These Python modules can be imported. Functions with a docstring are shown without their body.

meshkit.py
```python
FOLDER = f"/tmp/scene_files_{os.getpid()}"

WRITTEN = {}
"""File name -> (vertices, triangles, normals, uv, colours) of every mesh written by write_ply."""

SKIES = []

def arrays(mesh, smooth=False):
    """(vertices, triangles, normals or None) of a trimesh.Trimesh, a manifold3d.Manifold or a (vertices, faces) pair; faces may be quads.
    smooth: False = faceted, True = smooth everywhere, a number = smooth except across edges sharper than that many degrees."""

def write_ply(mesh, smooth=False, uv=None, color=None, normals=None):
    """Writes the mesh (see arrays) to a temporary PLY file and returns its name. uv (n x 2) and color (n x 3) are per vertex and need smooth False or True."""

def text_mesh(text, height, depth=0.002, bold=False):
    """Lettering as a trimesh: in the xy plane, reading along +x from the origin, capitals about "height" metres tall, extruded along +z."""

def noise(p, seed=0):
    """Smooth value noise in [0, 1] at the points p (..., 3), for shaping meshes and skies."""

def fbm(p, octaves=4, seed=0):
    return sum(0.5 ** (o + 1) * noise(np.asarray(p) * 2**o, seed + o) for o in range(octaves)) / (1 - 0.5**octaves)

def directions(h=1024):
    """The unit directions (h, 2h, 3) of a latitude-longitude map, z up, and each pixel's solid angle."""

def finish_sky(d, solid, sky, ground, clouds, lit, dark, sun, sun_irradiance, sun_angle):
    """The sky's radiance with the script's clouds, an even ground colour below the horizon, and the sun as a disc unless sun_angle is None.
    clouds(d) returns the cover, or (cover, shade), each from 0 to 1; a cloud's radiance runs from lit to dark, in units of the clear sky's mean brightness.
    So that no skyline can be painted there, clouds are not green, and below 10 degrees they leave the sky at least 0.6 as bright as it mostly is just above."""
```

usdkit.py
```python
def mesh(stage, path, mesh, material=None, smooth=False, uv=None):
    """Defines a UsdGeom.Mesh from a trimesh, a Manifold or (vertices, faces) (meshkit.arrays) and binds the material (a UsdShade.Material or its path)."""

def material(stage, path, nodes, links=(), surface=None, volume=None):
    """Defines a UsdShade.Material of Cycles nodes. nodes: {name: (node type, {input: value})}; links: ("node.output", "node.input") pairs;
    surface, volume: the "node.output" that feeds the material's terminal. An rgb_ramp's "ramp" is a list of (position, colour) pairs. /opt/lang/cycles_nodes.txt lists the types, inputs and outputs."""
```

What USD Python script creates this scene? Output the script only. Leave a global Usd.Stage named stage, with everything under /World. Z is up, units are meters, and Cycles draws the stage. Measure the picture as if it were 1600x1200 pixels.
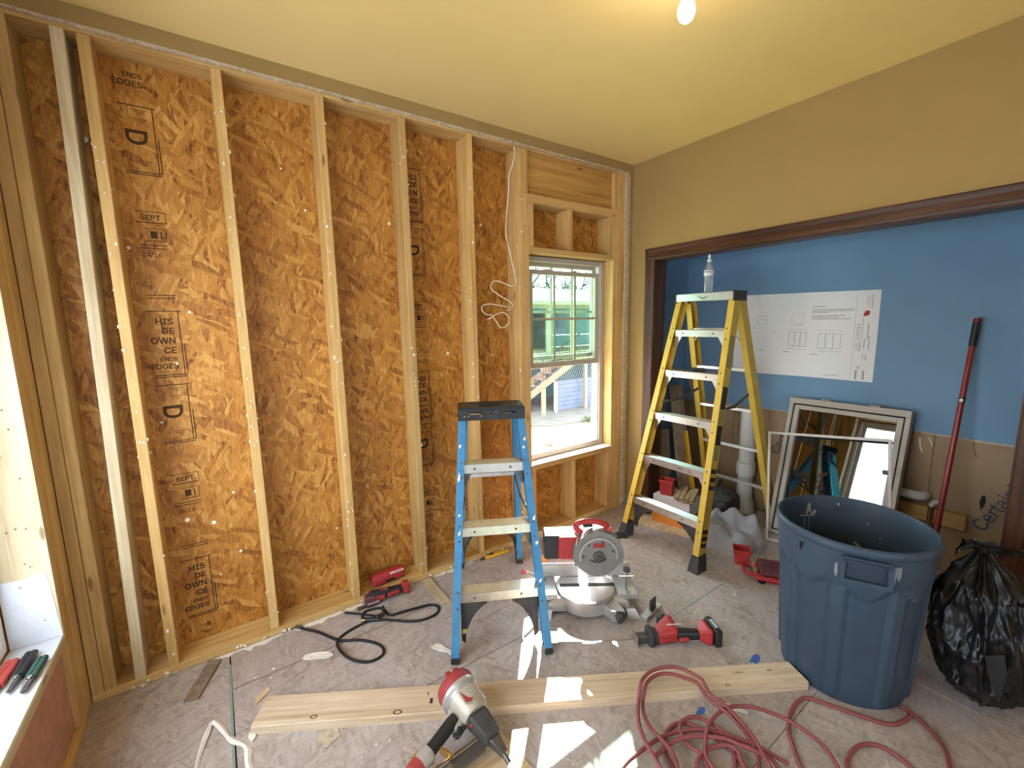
import math, random
import numpy as np, trimesh, manifold3d, shapely
from shapely.geometry import Polygon, box as sbox, Point
import usdkit, meshkit
from pxr import Usd, UsdGeom, UsdLux, UsdShade, Sdf, Gf

stage = Usd.Stage.CreateInMemory()
UsdGeom.Xform.Define(stage, '/World')
UsdGeom.Scope.Define(stage, '/World/Looks')
random.seed(7)
RNG = np.random.default_rng(7)

# ---------------------------------------------------------------- camera, sky, sun, exposure
cam = UsdGeom.Camera.Define(stage, '/World/camera')
cam.CreateHorizontalApertureAttr(36.0)
cam.CreateFocalLengthAttr(36.0 * 672.17 / 1600)
cam.CreateClippingRangeAttr(Gf.Vec2f(0.02, 500))
cam.CreateExposureAttr(0.95)
CR, CU, CF = (0.82070, -0.57105, -0.01890), (0.09678, 0.10633, 0.98961), (0.56310, 0.81400, -0.14253)
CP = (-2.7712, -2.3296, 1.5539)
cam.AddTransformOp().Set(Gf.Matrix4d(*CR, 0, *CU, 0, *[-c for c in CF], 0, *CP, 1))

SUN_STRENGTH, SKY_STRENGTH = 8.0, 1.65
SUN_DIR = np.array([0.545, 0.640, 0.545])          # towards the sun
SUN_DIR = SUN_DIR / np.linalg.norm(SUN_DIR)

sun = UsdLux.DistantLight.Define(stage, '/World/sun')
sun.CreateIntensityAttr(SUN_STRENGTH)
sun.CreateAngleAttr(0.53)
sun.CreateNormalizeAttr(True)
sun.CreateColorAttr(Gf.Vec3f(1.0, 0.94, 0.82))
_z = SUN_DIR; _x = np.cross([0, 0, 1], _z); _x /= np.linalg.norm(_x); _y = np.cross(_z, _x)
sun.AddTransformOp().Set(Gf.Matrix4d(*_x, 0, *_y, 0, *_z, 0, 0, 0, 0, 1))

dome = UsdLux.DomeLight.Define(stage, '/World/sky')
dome.CreateIntensityAttr(SKY_STRENGTH)
dome.CreateColorAttr(Gf.Vec3f(0.80, 0.90, 1.0))

# ---------------------------------------------------------------- helpers: prims
USED = {}
def numbered(parent, name):
    k = (parent, name); n = USED.get(k, 0); USED[k] = n + 1
    return f'{parent}/{name}' if n == 0 else f'{parent}/{name}_{n:03d}'

def tag(o, label=None, cat=None, group=None, kind=None):
    p = o.GetPrim() if hasattr(o, 'GetPrim') else o
    for k, v in (('label', label), ('category', cat), ('group', group), ('kind', kind)):
        if v: p.SetCustomDataByKey(k, v)
    return p

def thing(name, label, cat, loc=(0, 0, 0), rotz=0.0, group=None, kind=None):
    x = UsdGeom.Xform.Define(stage, numbered('/World', name))
    if any(loc): x.AddTranslateOp().Set(Gf.Vec3d(*map(float, loc)))
    if rotz: x.AddRotateZOp().Set(float(rotz))
    tag(x, label, cat, group, kind)
    return x.GetPrim()

def obj(name, mesh, mat, parent=None, smooth=35, label=None, cat=None, group=None, kind=None):
    base = '/World' if parent is None else str(parent.GetPath())
    if isinstance(mesh, (list, tuple)) and len(mesh) and hasattr(mesh[0], 'vertices'): mesh = join(mesh)
    m = usdkit.mesh(stage, numbered(base, name), mesh, M(mat), smooth=smooth)
    tag(m, label, cat, group, kind)
    return m.GetPrim()

# ---------------------------------------------------------------- helpers: meshes
V = lambda *a: np.array(a, float)
def unit(a): a = np.asarray(a, float); return a / np.linalg.norm(a)
def join(ms): return trimesh.util.concatenate([m for m in ms if m is not None])
def man(m):
    me = m.to_mesh(); return trimesh.Trimesh(me.vert_properties[:, :3], me.tri_verts, process=False)
def hullpts(p): return man(manifold3d.Manifold.hull_points(np.asarray(p, np.float64)))

def box(x0, x1, y0, y1, z0, z1, b=0.0):
    """axis box with chamfered edges b"""
    x0, x1 = sorted((x0, x1)); y0, y1 = sorted((y0, y1)); z0, z1 = sorted((z0, z1))
    if b <= 0:
        m = trimesh.creation.box([x1 - x0, y1 - y0, z1 - z0]); m.apply_translation([(x0 + x1) / 2, (y0 + y1) / 2, (z0 + z1) / 2]); return m
    b = min(b, (x1 - x0) * .49, (y1 - y0) * .49, (z1 - z0) * .49)
    pts = []
    for sx in (0, 1):
        for sy in (0, 1):
            for sz in (0, 1):
                X, Y, Z = (x0, x1)[sx], (y0, y1)[sy], (z0, z1)[sz]
                dx, dy, dz = (b, -b)[sx], (b, -b)[sy], (b, -b)[sz]
                pts += [(X, Y + dy, Z + dz), (X + dx, Y, Z + dz), (X + dx, Y + dy, Z)]
    return hullpts(pts)

def frame(p0, p1, side):
    f = unit(np.asarray(p1, float) - p0); s = np.asarray(side, float); s = unit(s - f * (s @ f)); return f, s, np.cross(f, s)

def bar(p0, p1, w, t, side=(1, 0, 0), b=0.0):
    """rectangular bar p0-p1, w along 'side', t across, chamfered"""
    p0 = np.asarray(p0, float); f, s, u = frame(p0, p1, side); L = np.linalg.norm(np.asarray(p1) - p0)
    m = box(-w / 2, w / 2, -t / 2, t / 2, 0, L, b)
    T = np.eye(4); T[:3, 0], T[:3, 1], T[:3, 2], T[:3, 3] = s, np.cross(f, s), f, p0
    m.apply_transform(T); return m

def sweep(poly, p0, p1, side):
    """extrude a shapely polygon (x along side, y = f x side) from p0 to p1"""
    p0 = np.asarray(p0, float); f, s, u = frame(p0, p1, side)
    m = trimesh.creation.extrude_polygon(poly, np.linalg.norm(np.asarray(p1) - p0), engine='earcut')
    T = np.eye(4); T[:3, 0], T[:3, 1], T[:3, 2], T[:3, 3] = s, np.cross(f, s), f, p0
    m.apply_transform(T); return m

def plate(pts, h, xdir=(1, 0, 0), ydir=(0, 1, 0), org=(0, 0, 0), holes=()):
    """polygon in the xdir/ydir plane at org, thickness h towards xdir x ydir"""
    poly = pts if hasattr(pts, 'exterior') else Polygon(pts, holes)
    m = trimesh.creation.extrude_polygon(poly, h, engine='earcut')
    return place(m, xdir, ydir, org)

def place(m, xdir, ydir, org):
    x = unit(xdir); y = np.asarray(ydir, float); y = unit(y - x * (x @ y)); z = np.cross(x, y)
    T = np.eye(4); T[:3, 0], T[:3, 1], T[:3, 2], T[:3, 3] = x, y, z, org
    m = m.copy(); m.apply_transform(T); return m

def rounded(w, h, r):
    r = min(r, w * .49, h * .49)
    return sbox(-w / 2 + r, -h / 2 + r, w / 2 - r, h / 2 - r).buffer(r, quad_segs=4)

def rpill(w, h, d, r, n=8):
    """box w,h,d centred at 0 with edges rounded by r"""
    s = trimesh.creation.icosphere(1, r).vertices
    return hullpts(np.vstack([s + V(sx * (w / 2 - r), sy * (h / 2 - r), sz * (d / 2 - r)) for sx in (-1, 1) for sy in (-1, 1) for sz in (-1, 1)]))

def spline(pts, n=8):
    p = np.asarray(pts, float); q = np.vstack([2 * p[0] - p[1], p, 2 * p[-1] - p[-2]]); out = []
    for i in range(1, len(q) - 2):
        for t in np.linspace(0, 1, n, endpoint=False):
            a, b, c, d = q[i - 1], q[i], q[i + 1], q[i + 2]
            out.append(.5 * (2 * b + (c - a) * t + (2 * a - 5 * b + 4 * c - d) * t * t + (3 * b - a - 3 * c + d) * t ** 3))
    return np.array(out + [p[-1]])

def tube(pts, r, sides=10, closed=False):
    p = np.asarray(pts, float); n = len(p)
    t = np.gradient(p, axis=0)
    if closed: t[0] = t[-1] = p[1] - p[-2]
    t /= np.linalg.norm(t, axis=1, keepdims=True) + 1e-12
    a = np.cross(t[0], [0, 0, 1.0]); a = unit(a if np.linalg.norm(a) > 1e-3 else np.cross(t[0], [1.0, 0, 0])); A = []
    for i in range(n):
        a = unit(a - t[i] * (a @ t[i])); A.append(a)
    A = np.array(A); B = np.cross(t, A); ang = np.arange(sides) * 2 * np.pi / sides
    rr = np.broadcast_to(np.asarray(r, float), (n,))[:, None, None]
    v = (p[:, None] + rr * (np.cos(ang)[None, :, None] * A[:, None] + np.sin(ang)[None, :, None] * B[:, None])).reshape(-1, 3)
    f = []
    for i in range(n - 1):
        for j in range(sides):
            k = (j + 1) % sides
            f += [(i * sides + j, i * sides + k, (i + 1) * sides + k), (i * sides + j, (i + 1) * sides + k, (i + 1) * sides + j)]
    c0, c1 = len(v), len(v) + 1; v = np.vstack([v, p[0], p[-1]])
    for j in range(sides):
        k = (j + 1) % sides
        f += [(c0, k, j), (c1, (n - 1) * sides + j, (n - 1) * sides + k)]
    return trimesh.Trimesh(v, f, process=False)

def cyl(p0, p1, r, r1=None, sides=20):
    p0 = np.asarray(p0, float); p1 = np.asarray(p1, float)
    return tube([p0, p1], [r, r if r1 is None else r1], sides)

def lathe(prof, n=40, loc=(0, 0, 0)):
    m = trimesh.creation.revolve(np.asarray(prof, float), sections=n); m.apply_translation(loc); return m

def lathe_on(prof, p0, axis, n=28):
    m = trimesh.creation.revolve(np.asarray(prof, float), sections=n)
    z = unit(axis); x = np.cross(z, [0, 0, 1.0]); x = unit(x if np.linalg.norm(x) > 1e-3 else V(1, 0, 0))
    T = np.eye(4); T[:3, 0], T[:3, 1], T[:3, 2], T[:3, 3] = x, np.cross(z, x), z, p0
    m.apply_transform(T); return m

def text(s, h, xdir, ydir, org, depth=0.0006, bold=False, align='l'):
    m = meshkit.text_mesh(s, h, depth, bold)
    w = m.bounds[1][0]
    m.apply_translation([{'l': 0, 'c': -w / 2, 'r': -w}[align], 0, 0])
    return place(m, xdir, ydir, org)

# ---------------------------------------------------------------- materials
MATS = {}
def L(name): return '/World/Looks/' + name
def M(n): return MATS[n]
def mat(n, nodes, links, surface='p.BSDF'): MATS[n] = usdkit.material(stage, L(n), nodes, links, surface=surface)

def plain(n, rgb, rough=.5, spec=.4, metal=0., wear=0.0, scale=14, bump=0.0, dark=None, **kw):
    """principled with a little noise of tone (wear) and fine relief (bump)"""
    pr = {'roughness': rough, 'specular_ior_level': spec, 'metallic': metal, **kw}
    if not wear and not bump:
        return mat(n, {'p': ('principled_bsdf', {'base_color': rgb, **pr})}, [])
    d = dark or tuple(c * (1 - wear) for c in rgb); l = tuple(min(1, c * (1 + wear * .6)) for c in rgb)
    nodes = {'g': ('geometry', {}), 'n': ('noise_texture', {'scale': scale, 'detail': 6., 'roughness': .65}),
             'r': ('rgb_ramp', {'ramp': [(.3, d), (.5, rgb), (.72, l)]}), 'p': ('principled_bsdf', pr)}
    links = [('g.position', 'n.vector'), ('n.fac', 'r.fac'), ('r.color', 'p.base_color')]
    if bump:
        nodes['n2'] = ('noise_texture', {'scale': scale * 8, 'detail': 3.}); nodes['b'] = ('bump', {'strength': bump, 'distance': .002})
        links += [('g.position', 'n2.vector'), ('n2.fac', 'b.height'), ('b.normal', 'p.normal')]
    mat(n, nodes, links)

def wood(n, axis, light, mid, dark, rough=.62, knots=True, fine=1.0, turn=0.0):
    """sawn lumber, grain along axis 'x','y' or 'z'; tone varies from piece to piece"""
    sc = {'x': (1.2, 26, 26), 'y': (26, 1.2, 26), 'z': (26, 26, 1.2)}[axis]
    kn = {'x': (2.2, 9, 9), 'y': (9, 2.2, 9), 'z': (9, 9, 2.2)}[axis]
    nodes = {'g': ('geometry', {}), 'o': ('object_info', {}), 'off': ('vector_math', {'math_type': 'multiply', 'vector2': (3.1, 5.7, 4.3)}),
             'c': ('combine_xyz', {}), 'add0': ('vector_math', {'math_type': 'add'}), 'add': ('mapping', {'rotation': (0, 0, turn)}),
             'm': ('mapping', {'scale': sc}), 'n': ('noise_texture', {'scale': 1.0, 'detail': 7., 'roughness': .62, 'distortion': .35}),
             'mf': ('mapping', {'scale': tuple(5.5 * fine * s for s in sc)}), 'nf': ('noise_texture', {'scale': 1.0, 'detail': 3.}),
             'r': ('rgb_ramp', {'ramp': [(.28, dark), (.47, mid), (.66, light)]}),
             'rf': ('rgb_ramp', {'ramp': [(.35, (.80, .77, .72)), (.62, (1, 1, 1))]}),
             'mx': ('mix_color', {'blend_type': 'multiply', 'fac': .55}),
             'hv': ('hsv', {'hue': .5, 'saturation': 1.0, 'fac': 1.0}), 'vm': ('math', {'math_type': 'multiply_add', 'value2': .26, 'value3': .87}),
             'mb': ('mapping', {'scale': (2.6, 2.6, 2.6)}), 'nb': ('noise_texture', {'scale': 1., 'detail': 4.}),
             'rb': ('rgb_ramp', {'ramp': [(.36, (.84, .80, .76)), (.6, (1, 1, 1))]}), 'mx2': ('mix_color', {'blend_type': 'multiply', 'fac': .7}),
             'b': ('bump', {'strength': .25, 'distance': .001}),
             'p': ('principled_bsdf', {'roughness': rough, 'specular_ior_level': .25})}
    links = [('o.random', 'c.x'), ('o.random', 'c.y'), ('o.random', 'c.z'), ('c.vector', 'off.vector1'), ('g.position', 'add0.vector1'), ('off.vector', 'add0.vector2'), ('add0.vector', 'add.vector'),
             ('add.vector', 'm.vector'), ('m.vector', 'n.vector'), ('add.vector', 'mf.vector'), ('mf.vector', 'nf.vector'), ('n.fac', 'r.fac'), ('nf.fac', 'rf.fac'),
             ('r.color', 'mx.a'), ('rf.color', 'mx.b'), ('o.random', 'vm.value1'), ('vm.value', 'hv.value'), ('mx.result', 'mx2.a'),
             ('g.position', 'mb.vector'), ('mb.vector', 'nb.vector'), ('nb.fac', 'rb.fac'), ('rb.color', 'mx2.b'), ('mx2.result', 'hv.color'),
             ('nf.fac', 'b.height'), ('b.normal', 'p.normal')]
    last = 'hv.color'
    if knots:
        nodes |= {'mk': ('mapping', {'scale': kn}), 'vk': ('voronoi_texture', {'scale': 1.0, 'randomness': 1.0}),
                  'rk': ('rgb_ramp', {'ramp': [(.0, (1, 1, 1)), (.05, (.8, .8, .8)), (.085, (0, 0, 0))]}),
                  'mk2': ('mix_color', {'blend_type': 'mix', 'b': tuple(c * .45 for c in dark)})}
        links += [('add.vector', 'mk.vector'), ('mk.vector', 'vk.vector'), ('vk.distance', 'rk.fac'), ('rk.color', 'mk2.fac'), (last, 'mk2.a')]
        last = 'mk2.result'
    links.append((last, 'p.base_color'))
    mat(n, nodes, links)

def osb(n, normal, stops, rough=.6, dust=None, dustfac=.5, fs=1.0, gloss=.3):
    """strand board: three turned layers of long flakes, each flake its own tone"""
    ax = {'y': 1, 'x': 0, 'z': 2}[normal]
    def layer(i, ang, long_, short):
        sc = [1, 1, 1]; rot = [0, 0, 0]; rot[ax] = ang
        a, b = [k for k in range(3) if k != ax]
        sc[a], sc[b], sc[ax] = short, long_, 2.0
        return {f'w{i}': ('vector_math', {'math_type': 'add', 'vector2': (i * 3.7, i * 1.9, i * 2.3)}),
                f'm{i}': ('mapping', {'rotation': tuple(rot)}), f's{i}': ('vector_math', {'math_type': 'multiply', 'vector2': tuple(s * fs for s in sc)}),
                f'v{i}': ('voronoi_texture', {'scale': 1.0, 'randomness': 1.0}), f'q{i}': ('separate_color', {})}, \
               [('warp.vector', f'w{i}.vector1'), (f'w{i}.vector', f'm{i}.vector'), (f'm{i}.vector', f's{i}.vector1'), (f's{i}.vector', f'v{i}.vector'), (f'v{i}.color', f'q{i}.color')]
    nodes = {'g': ('geometry', {}), 'nw': ('noise_texture', {'scale': 9., 'detail': 2.}), 'sw': ('vector_math', {'math_type': 'scale', 'scale': .035}),
             'warp': ('vector_math', {'math_type': 'add'})}
    links = [('g.position', 'nw.vector'), ('nw.color', 'sw.vector1'), ('g.position', 'warp.vector1'), ('sw.vector', 'warp.vector2')]
    for i, (ang, lo, sh) in enumerate(((.08, 10, 60), (.62, 9, 42), (-.5, 12, 66), (1.15, 10, 46))):
        a, b = layer(i, ang, lo, sh); nodes |= a; links += b
    # a flake of layer i shows where its own random number is high
    nodes |= {'t1': ('math', {'math_type': 'greater_than', 'value2': .62}), 't2': ('math', {'math_type': 'greater_than', 'value2': .66}), 't3': ('math', {'math_type': 'greater_than', 'value2': .78}),
              'x1': ('mix_float', {}), 'x2': ('mix_float', {}), 'x3': ('mix_float', {}),
              'fn': ('mapping', {'scale': {'y': (38, 38, 7), 'x': (38, 38, 7), 'z': (7, 38, 38)}[normal]}), 'fnn': ('noise_texture', {'scale': 3., 'detail': 5.}), 'sh': ('math', {'math_type': 'multiply_add', 'value2': .74, 'value3': .13}), 'fm': ('math', {'math_type': 'multiply_add', 'value2': 1.1, 'value3': -.55}), 'fa': ('math', {'math_type': 'add'}),
              'r': ('rgb_ramp', {'ramp': stops}), 'b': ('bump', {'strength': .35, 'distance': .0015}),
              'lo': ('noise_texture', {'scale': 2.2, 'detail': 4.}), 'lor': ('rgb_ramp', {'ramp': [(.36, (.85, .80, .74)), (.60, (1.0, 1.0, 1.0)), (.75, (1.12, 1.15, 1.22))]}), 'lom': ('mix_color', {'blend_type': 'multiply', 'fac': .8}),
              'p': ('principled_bsdf', {'roughness': rough, 'specular_ior_level': gloss})}
    links += [('q1.r', 't1.value1'), ('q2.r', 't2.value1'), ('q3.r', 't3.value1'), ('t1.value', 'x1.fac'), ('q0.g', 'x1.a'), ('q1.g', 'x1.b'),
              ('t2.value', 'x2.fac'), ('x1.result', 'x2.a'), ('q2.g', 'x2.b'), ('t3.value', 'x3.fac'), ('x2.result', 'x3.a'), ('q3.g', 'x3.b'),
              ('warp.vector', 'fn.vector'), ('fn.vector', 'fnn.vector'), ('fnn.fac', 'fm.value1'), ('x3.result', 'sh.value1'), ('sh.value', 'fa.value1'), ('fm.value', 'fa.value2'), ('fa.value', 'r.fac'),
              ('x3.result', 'b.height'), ('b.normal', 'p.normal'), ('g.position', 'lo.vector'), ('lo.fac', 'lor.fac'), ('r.color', 'lom.a'), ('lor.color', 'lom.b')]
    last = 'lom.result'
    if dust:
        nodes |= {'dn': ('noise_texture', {'scale': 5., 'detail': 8., 'roughness': .7}), 'dr': ('rgb_ramp', {'ramp': [(.36, (dustfac * .35,) * 3), (.62, (dustfac,) * 3)]}), 'dm': ('mix_color', {'b': dust})}
        links += [('g.position', 'dn.vector'), ('dn.fac', 'dr.fac'), ('dr.color', 'dm.fac'), (last, 'dm.a')]
        last = 'dm.result'
    links.append((last, 'p.base_color'))
    mat(n, nodes, links)

TAN = (.33, .22, .083)
plain('tan_paint', TAN, .75, .25, wear=.04, scale=3, bump=.08)
plain('ceiling_paint', (.70, .51, .21), .8, .2, wear=.03, scale=3, bump=.08)
plain('blue_paint', (.165, .29, .43), .6, .3, wear=.05, scale=3, bump=.06)
plain('gypsum', (.50, .42, .31), .9, .1, wear=.35, scale=40, bump=.6)
plain('foam_white', (.78, .74, .66), .9, .1, wear=.12, scale=60, bump=.4)
for a in 'xyz':
    wood('pine_' + a, a, (.68, .45, .185), (.60, .38, .14), (.44, .245, .075))
    wood('fresh_pine_' + a, a, (.70, .61, .42), (.62, .51, .33), (.48, .37, .21))
wood('board_pine', 'x', (.80, .64, .42), (.70, .52, .32), (.52, .34, .18))
wood('pine_header', 'x', (.54, .31, .095), (.46, .25, .07), (.34, .165, .04))
wood('board_angled', 'x', (.76, .64, .47), (.69, .55, .39), (.54, .39, .24), turn=.548)
wood('old_wood', 'z', (.36, .28, .21), (.27, .20, .15), (.16, .115, .085))
wood('walnut_x', 'y', (.115, .050, .026), (.062, .026, .014), (.026, .011, .007), rough=.38, knots=False)
wood('walnut_z', 'z', (.115, .050, .026), (.062, .026, .014), (.026, .011, .007), rough=.38, knots=False)
OS = [(.0, (.16, .055, .010)), (.12, (.29, .108, .018)), (.35, (.39, .165, .027)), (.68, (.48, .222, .041)), (1., (.62, .34, .09))]
osb('osb_wall', 'y', OS, rough=.5, fs=.95)
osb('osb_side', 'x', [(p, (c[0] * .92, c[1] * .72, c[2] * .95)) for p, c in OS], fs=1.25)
osb('osb_floor', 'z', [(.0, (.20, .135, .10)), (.14, (.31, .235, .19)), (.5, (.40, .32, .275)), (.82, (.47, .385, .335)), (1., (.58, .49, .43))], dust=(.50, .47, .475), dustfac=.52, rough=.5, gloss=.5, fs=1.2)
plain('ink', (.035, .028, .022), .8, .1)
plain('ink_faded', (.070, .036, .016), .8, .1)
plain('chalk_teal', (.24, .31, .29), .9, .1)
plain('pencil', (.16, .12, .10), .9, .1)
plain('joist_dark', (.12, .08, .05), .9, .1)
plain('vinyl', (.55, .51, .45), .45, .4)
plain('vinyl_tan', (.42, .37, .31), .4, .4)
plain('vinyl_white', (.80, .79, .74), .4, .4)
plain('dark_gap', (.02, .02, .02), .7, .2)
plain('kraft', (.36, .25, .15), .85, .15, wear=.10, scale=5, bump=.3)
plain('kraft_ink', (.085, .09, .16), .85, .1)
plain('paper', (.80, .79, .77), .9, .1, wear=.02, scale=4)
plain('print_grey', (.42, .41, .40), .9, .1)
plain('print_dark', (.13, .13, .13), .9, .1)
plain('print_red', (.42, .06, .05), .9, .1)
plain('alu', (.74, .74, .74), .36, .5, 1.0, wear=.14, scale=20)
plain('alu_dull', (.62, .61, .60), .5, .5, 1.0, wear=.2, scale=20)
plain('steel', (.62, .61, .60), .28, .5, 1.0)
plain('steel_dark', (.12, .115, .11), .4, .5, .6)
plain('fiber_blue', (.050, .205, .38), .5, .4, wear=.16, scale=18, bump=.15)
plain('fiber_yellow', (.60, .40, .060), .5, .4, wear=.10, scale=18, bump=.12)
plain('paint_fleck', (.82, .80, .76), .8, .2)
plain('black_plastic', (.022, .022, .024), .42, .4, wear=.3, scale=30)
plain('black_dusty', (.055, .052, .05), .6, .3, wear=.35, scale=22)
plain('rubber', (.016, .016, .017), .6, .3)
plain('red_plastic', (.42, .035, .035), .42, .4, wear=.12, scale=20)
plain('red_dull', (.33, .045, .045), .5, .3, wear=.15, scale=20)
plain('dark_red_plastic', (.14, .045, .05), .5, .3, wear=.25, scale=30)
plain('logo_white', (.75, .72, .70), .5, .3)
plain('can_grey', (.042, .066, .100), .5, .35, wear=.14, scale=9, bump=.15)
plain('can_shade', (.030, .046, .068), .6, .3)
plain('can_scuff', (.50, .53, .56), .7, .2)
plain('hose_red', (.27, .072, .078), .45, .35, wear=.08, scale=12)
plain('pole_red', (.27, .025, .022), .32, .45)
plain('pvc', (.60, .59, .57), .4, .4, wear=.05, scale=8)
plain('copper', (.36, .17, .08), .45, .5, 1.0)
plain('box_white', (.70, .68, .68), .7, .2, wear=.04, scale=6)
plain('box_orange', (.72, .26, .045), .65, .25, wear=.05, scale=6)
plain('cedar', (.43, .30, .17), .75, .2, wear=.25, scale=24, bump=.3)
plain('label_yellow', (.62, .50, .05), .5, .3)
plain('decal_black', (.03, .028, .025), .5, .3)
plain('decal_olive', (.28, .24, .08), .5, .3)
plain('cable_white', (.72, .66, .54), .5, .3)
plain('brass', (.62, .43, .18), .35, .5, 1.0)
plain('cast_silver', (.50, .485, .47), .42, .5, .6, wear=.08, scale=16)
plain('cast_tan', (.46, .41, .33), .45, .4, .3, wear=.08, scale=16)
plain('saw_grey', (.24, .225, .215), .5, .4, .3, wear=.15, scale=14)
plain('green_grip', (.035, .09, .075), .5, .3)
plain('red_grip', (.52, .07, .06), .4, .4)
plain('yellow_tool', (.72, .40, .03), .45, .4)
plain('blue_tape', (.06, .13, .42), .6, .3)
plain('housewrap', (.72, .76, .84), .7, .25, wear=.06, scale=10, bump=.3)
plain('blue_base', (.30, .36, .46), .7, .2)
plain('strip_white', (.80, .76, .68), .8, .2, wear=.06, scale=30)
plain('pink_wood', (.50, .27, .19), .8, .15, wear=.2, scale=16)
mat('bag_black', {'g': ('geometry', {}), 'n': ('noise_texture', {'scale': 26., 'detail': 5.}), 'b': ('bump', {'strength': .35, 'distance': .004}),
                  'p': ('principled_bsdf', {'base_color': (.008, .008, .009), 'roughness': .36, 'specular_ior_level': .42})},
    [('g.position', 'n.vector'), ('n.fac', 'b.height'), ('b.normal', 'p.normal')])
mat('poly_sheet', {'g': ('geometry', {}), 'n': ('noise_texture', {'scale': 14., 'detail': 4.}), 'b': ('bump', {'strength': .35, 'distance': .01}),
                   'p': ('principled_bsdf', {'base_color': (.60, .62, .68), 'roughness': .32, 'specular_ior_level': .5}),
                   't': ('transparent_bsdf', {'color': (.9, .92, .95)}), 'tl': ('translucent_bsdf', {'color': (.6, .62, .68)}), 'm0': ('mix_closure', {'fac': .3}), 'm': ('mix_closure', {'fac': .42})},
    [('g.position', 'n.vector'), ('n.fac', 'b.height'), ('b.normal', 'p.normal'), ('p.BSDF', 'm0.closure1'), ('tl.BSDF', 'm0.closure2'), ('m0.closure', 'm.closure1'), ('t.BSDF', 'm.closure2')], 'm.closure')
def pane(n, tint, r0=.04):
    mat(n, {'t': ('transparent_bsdf', {'color': tint}), 'g': ('glossy_bsdf', {'color': (1, 1, 1), 'roughness': 0.01}), 'l': ('layer_weight', {'blend': .5}),
            'pw': ('math', {'math_type': 'power', 'value2': 5.0}), 'ma': ('math', {'math_type': 'multiply_add', 'value2': 1 - r0, 'value3': r0}), 'm': ('mix_closure', {})},
        [('l.facing', 'pw.value1'), ('pw.value', 'ma.value1'), ('ma.value', 'm.fac'), ('t.BSDF', 'm.closure1'), ('g.BSDF', 'm.closure2')], 'm.closure')
pane('glass_tint', (.80, .92, .86))
pane('glass_clear', (.95, .95, .95))
pane('glass_mirrorish', (.40, .45, .43), .16)
mat('bottle_plastic', {'t': ('transparent_bsdf', {'color': (.93, .95, .95)}), 'g': ('glossy_bsdf', {'roughness': .06}), 'd': ('diffuse_bsdf', {'color': (.75, .76, .76)}), 'l': ('layer_weight', {'blend': .45}),
                       'm': ('mix_closure', {}), 'm2': ('mix_closure', {'fac': .14})},
    [('l.facing', 'm.fac'), ('t.BSDF', 'm.closure1'), ('g.BSDF', 'm.closure2'), ('m.closure', 'm2.closure1'), ('d.BSDF', 'm2.closure2')], 'm2.closure')
mat('bulb_glow', {'e': ('emission', {'color': (1., .93, .80), 'strength': 70.0})}, [], 'e.emission')
mat('lens_glow', {'e': ('emission', {'color': (1., .86, .62), 'strength': 12.0})}, [], 'e.emission')
# ================================================================ THE SETTING
H = 2.72; YB = 0.14                     # ceiling height, inner face of the sheathing
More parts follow.
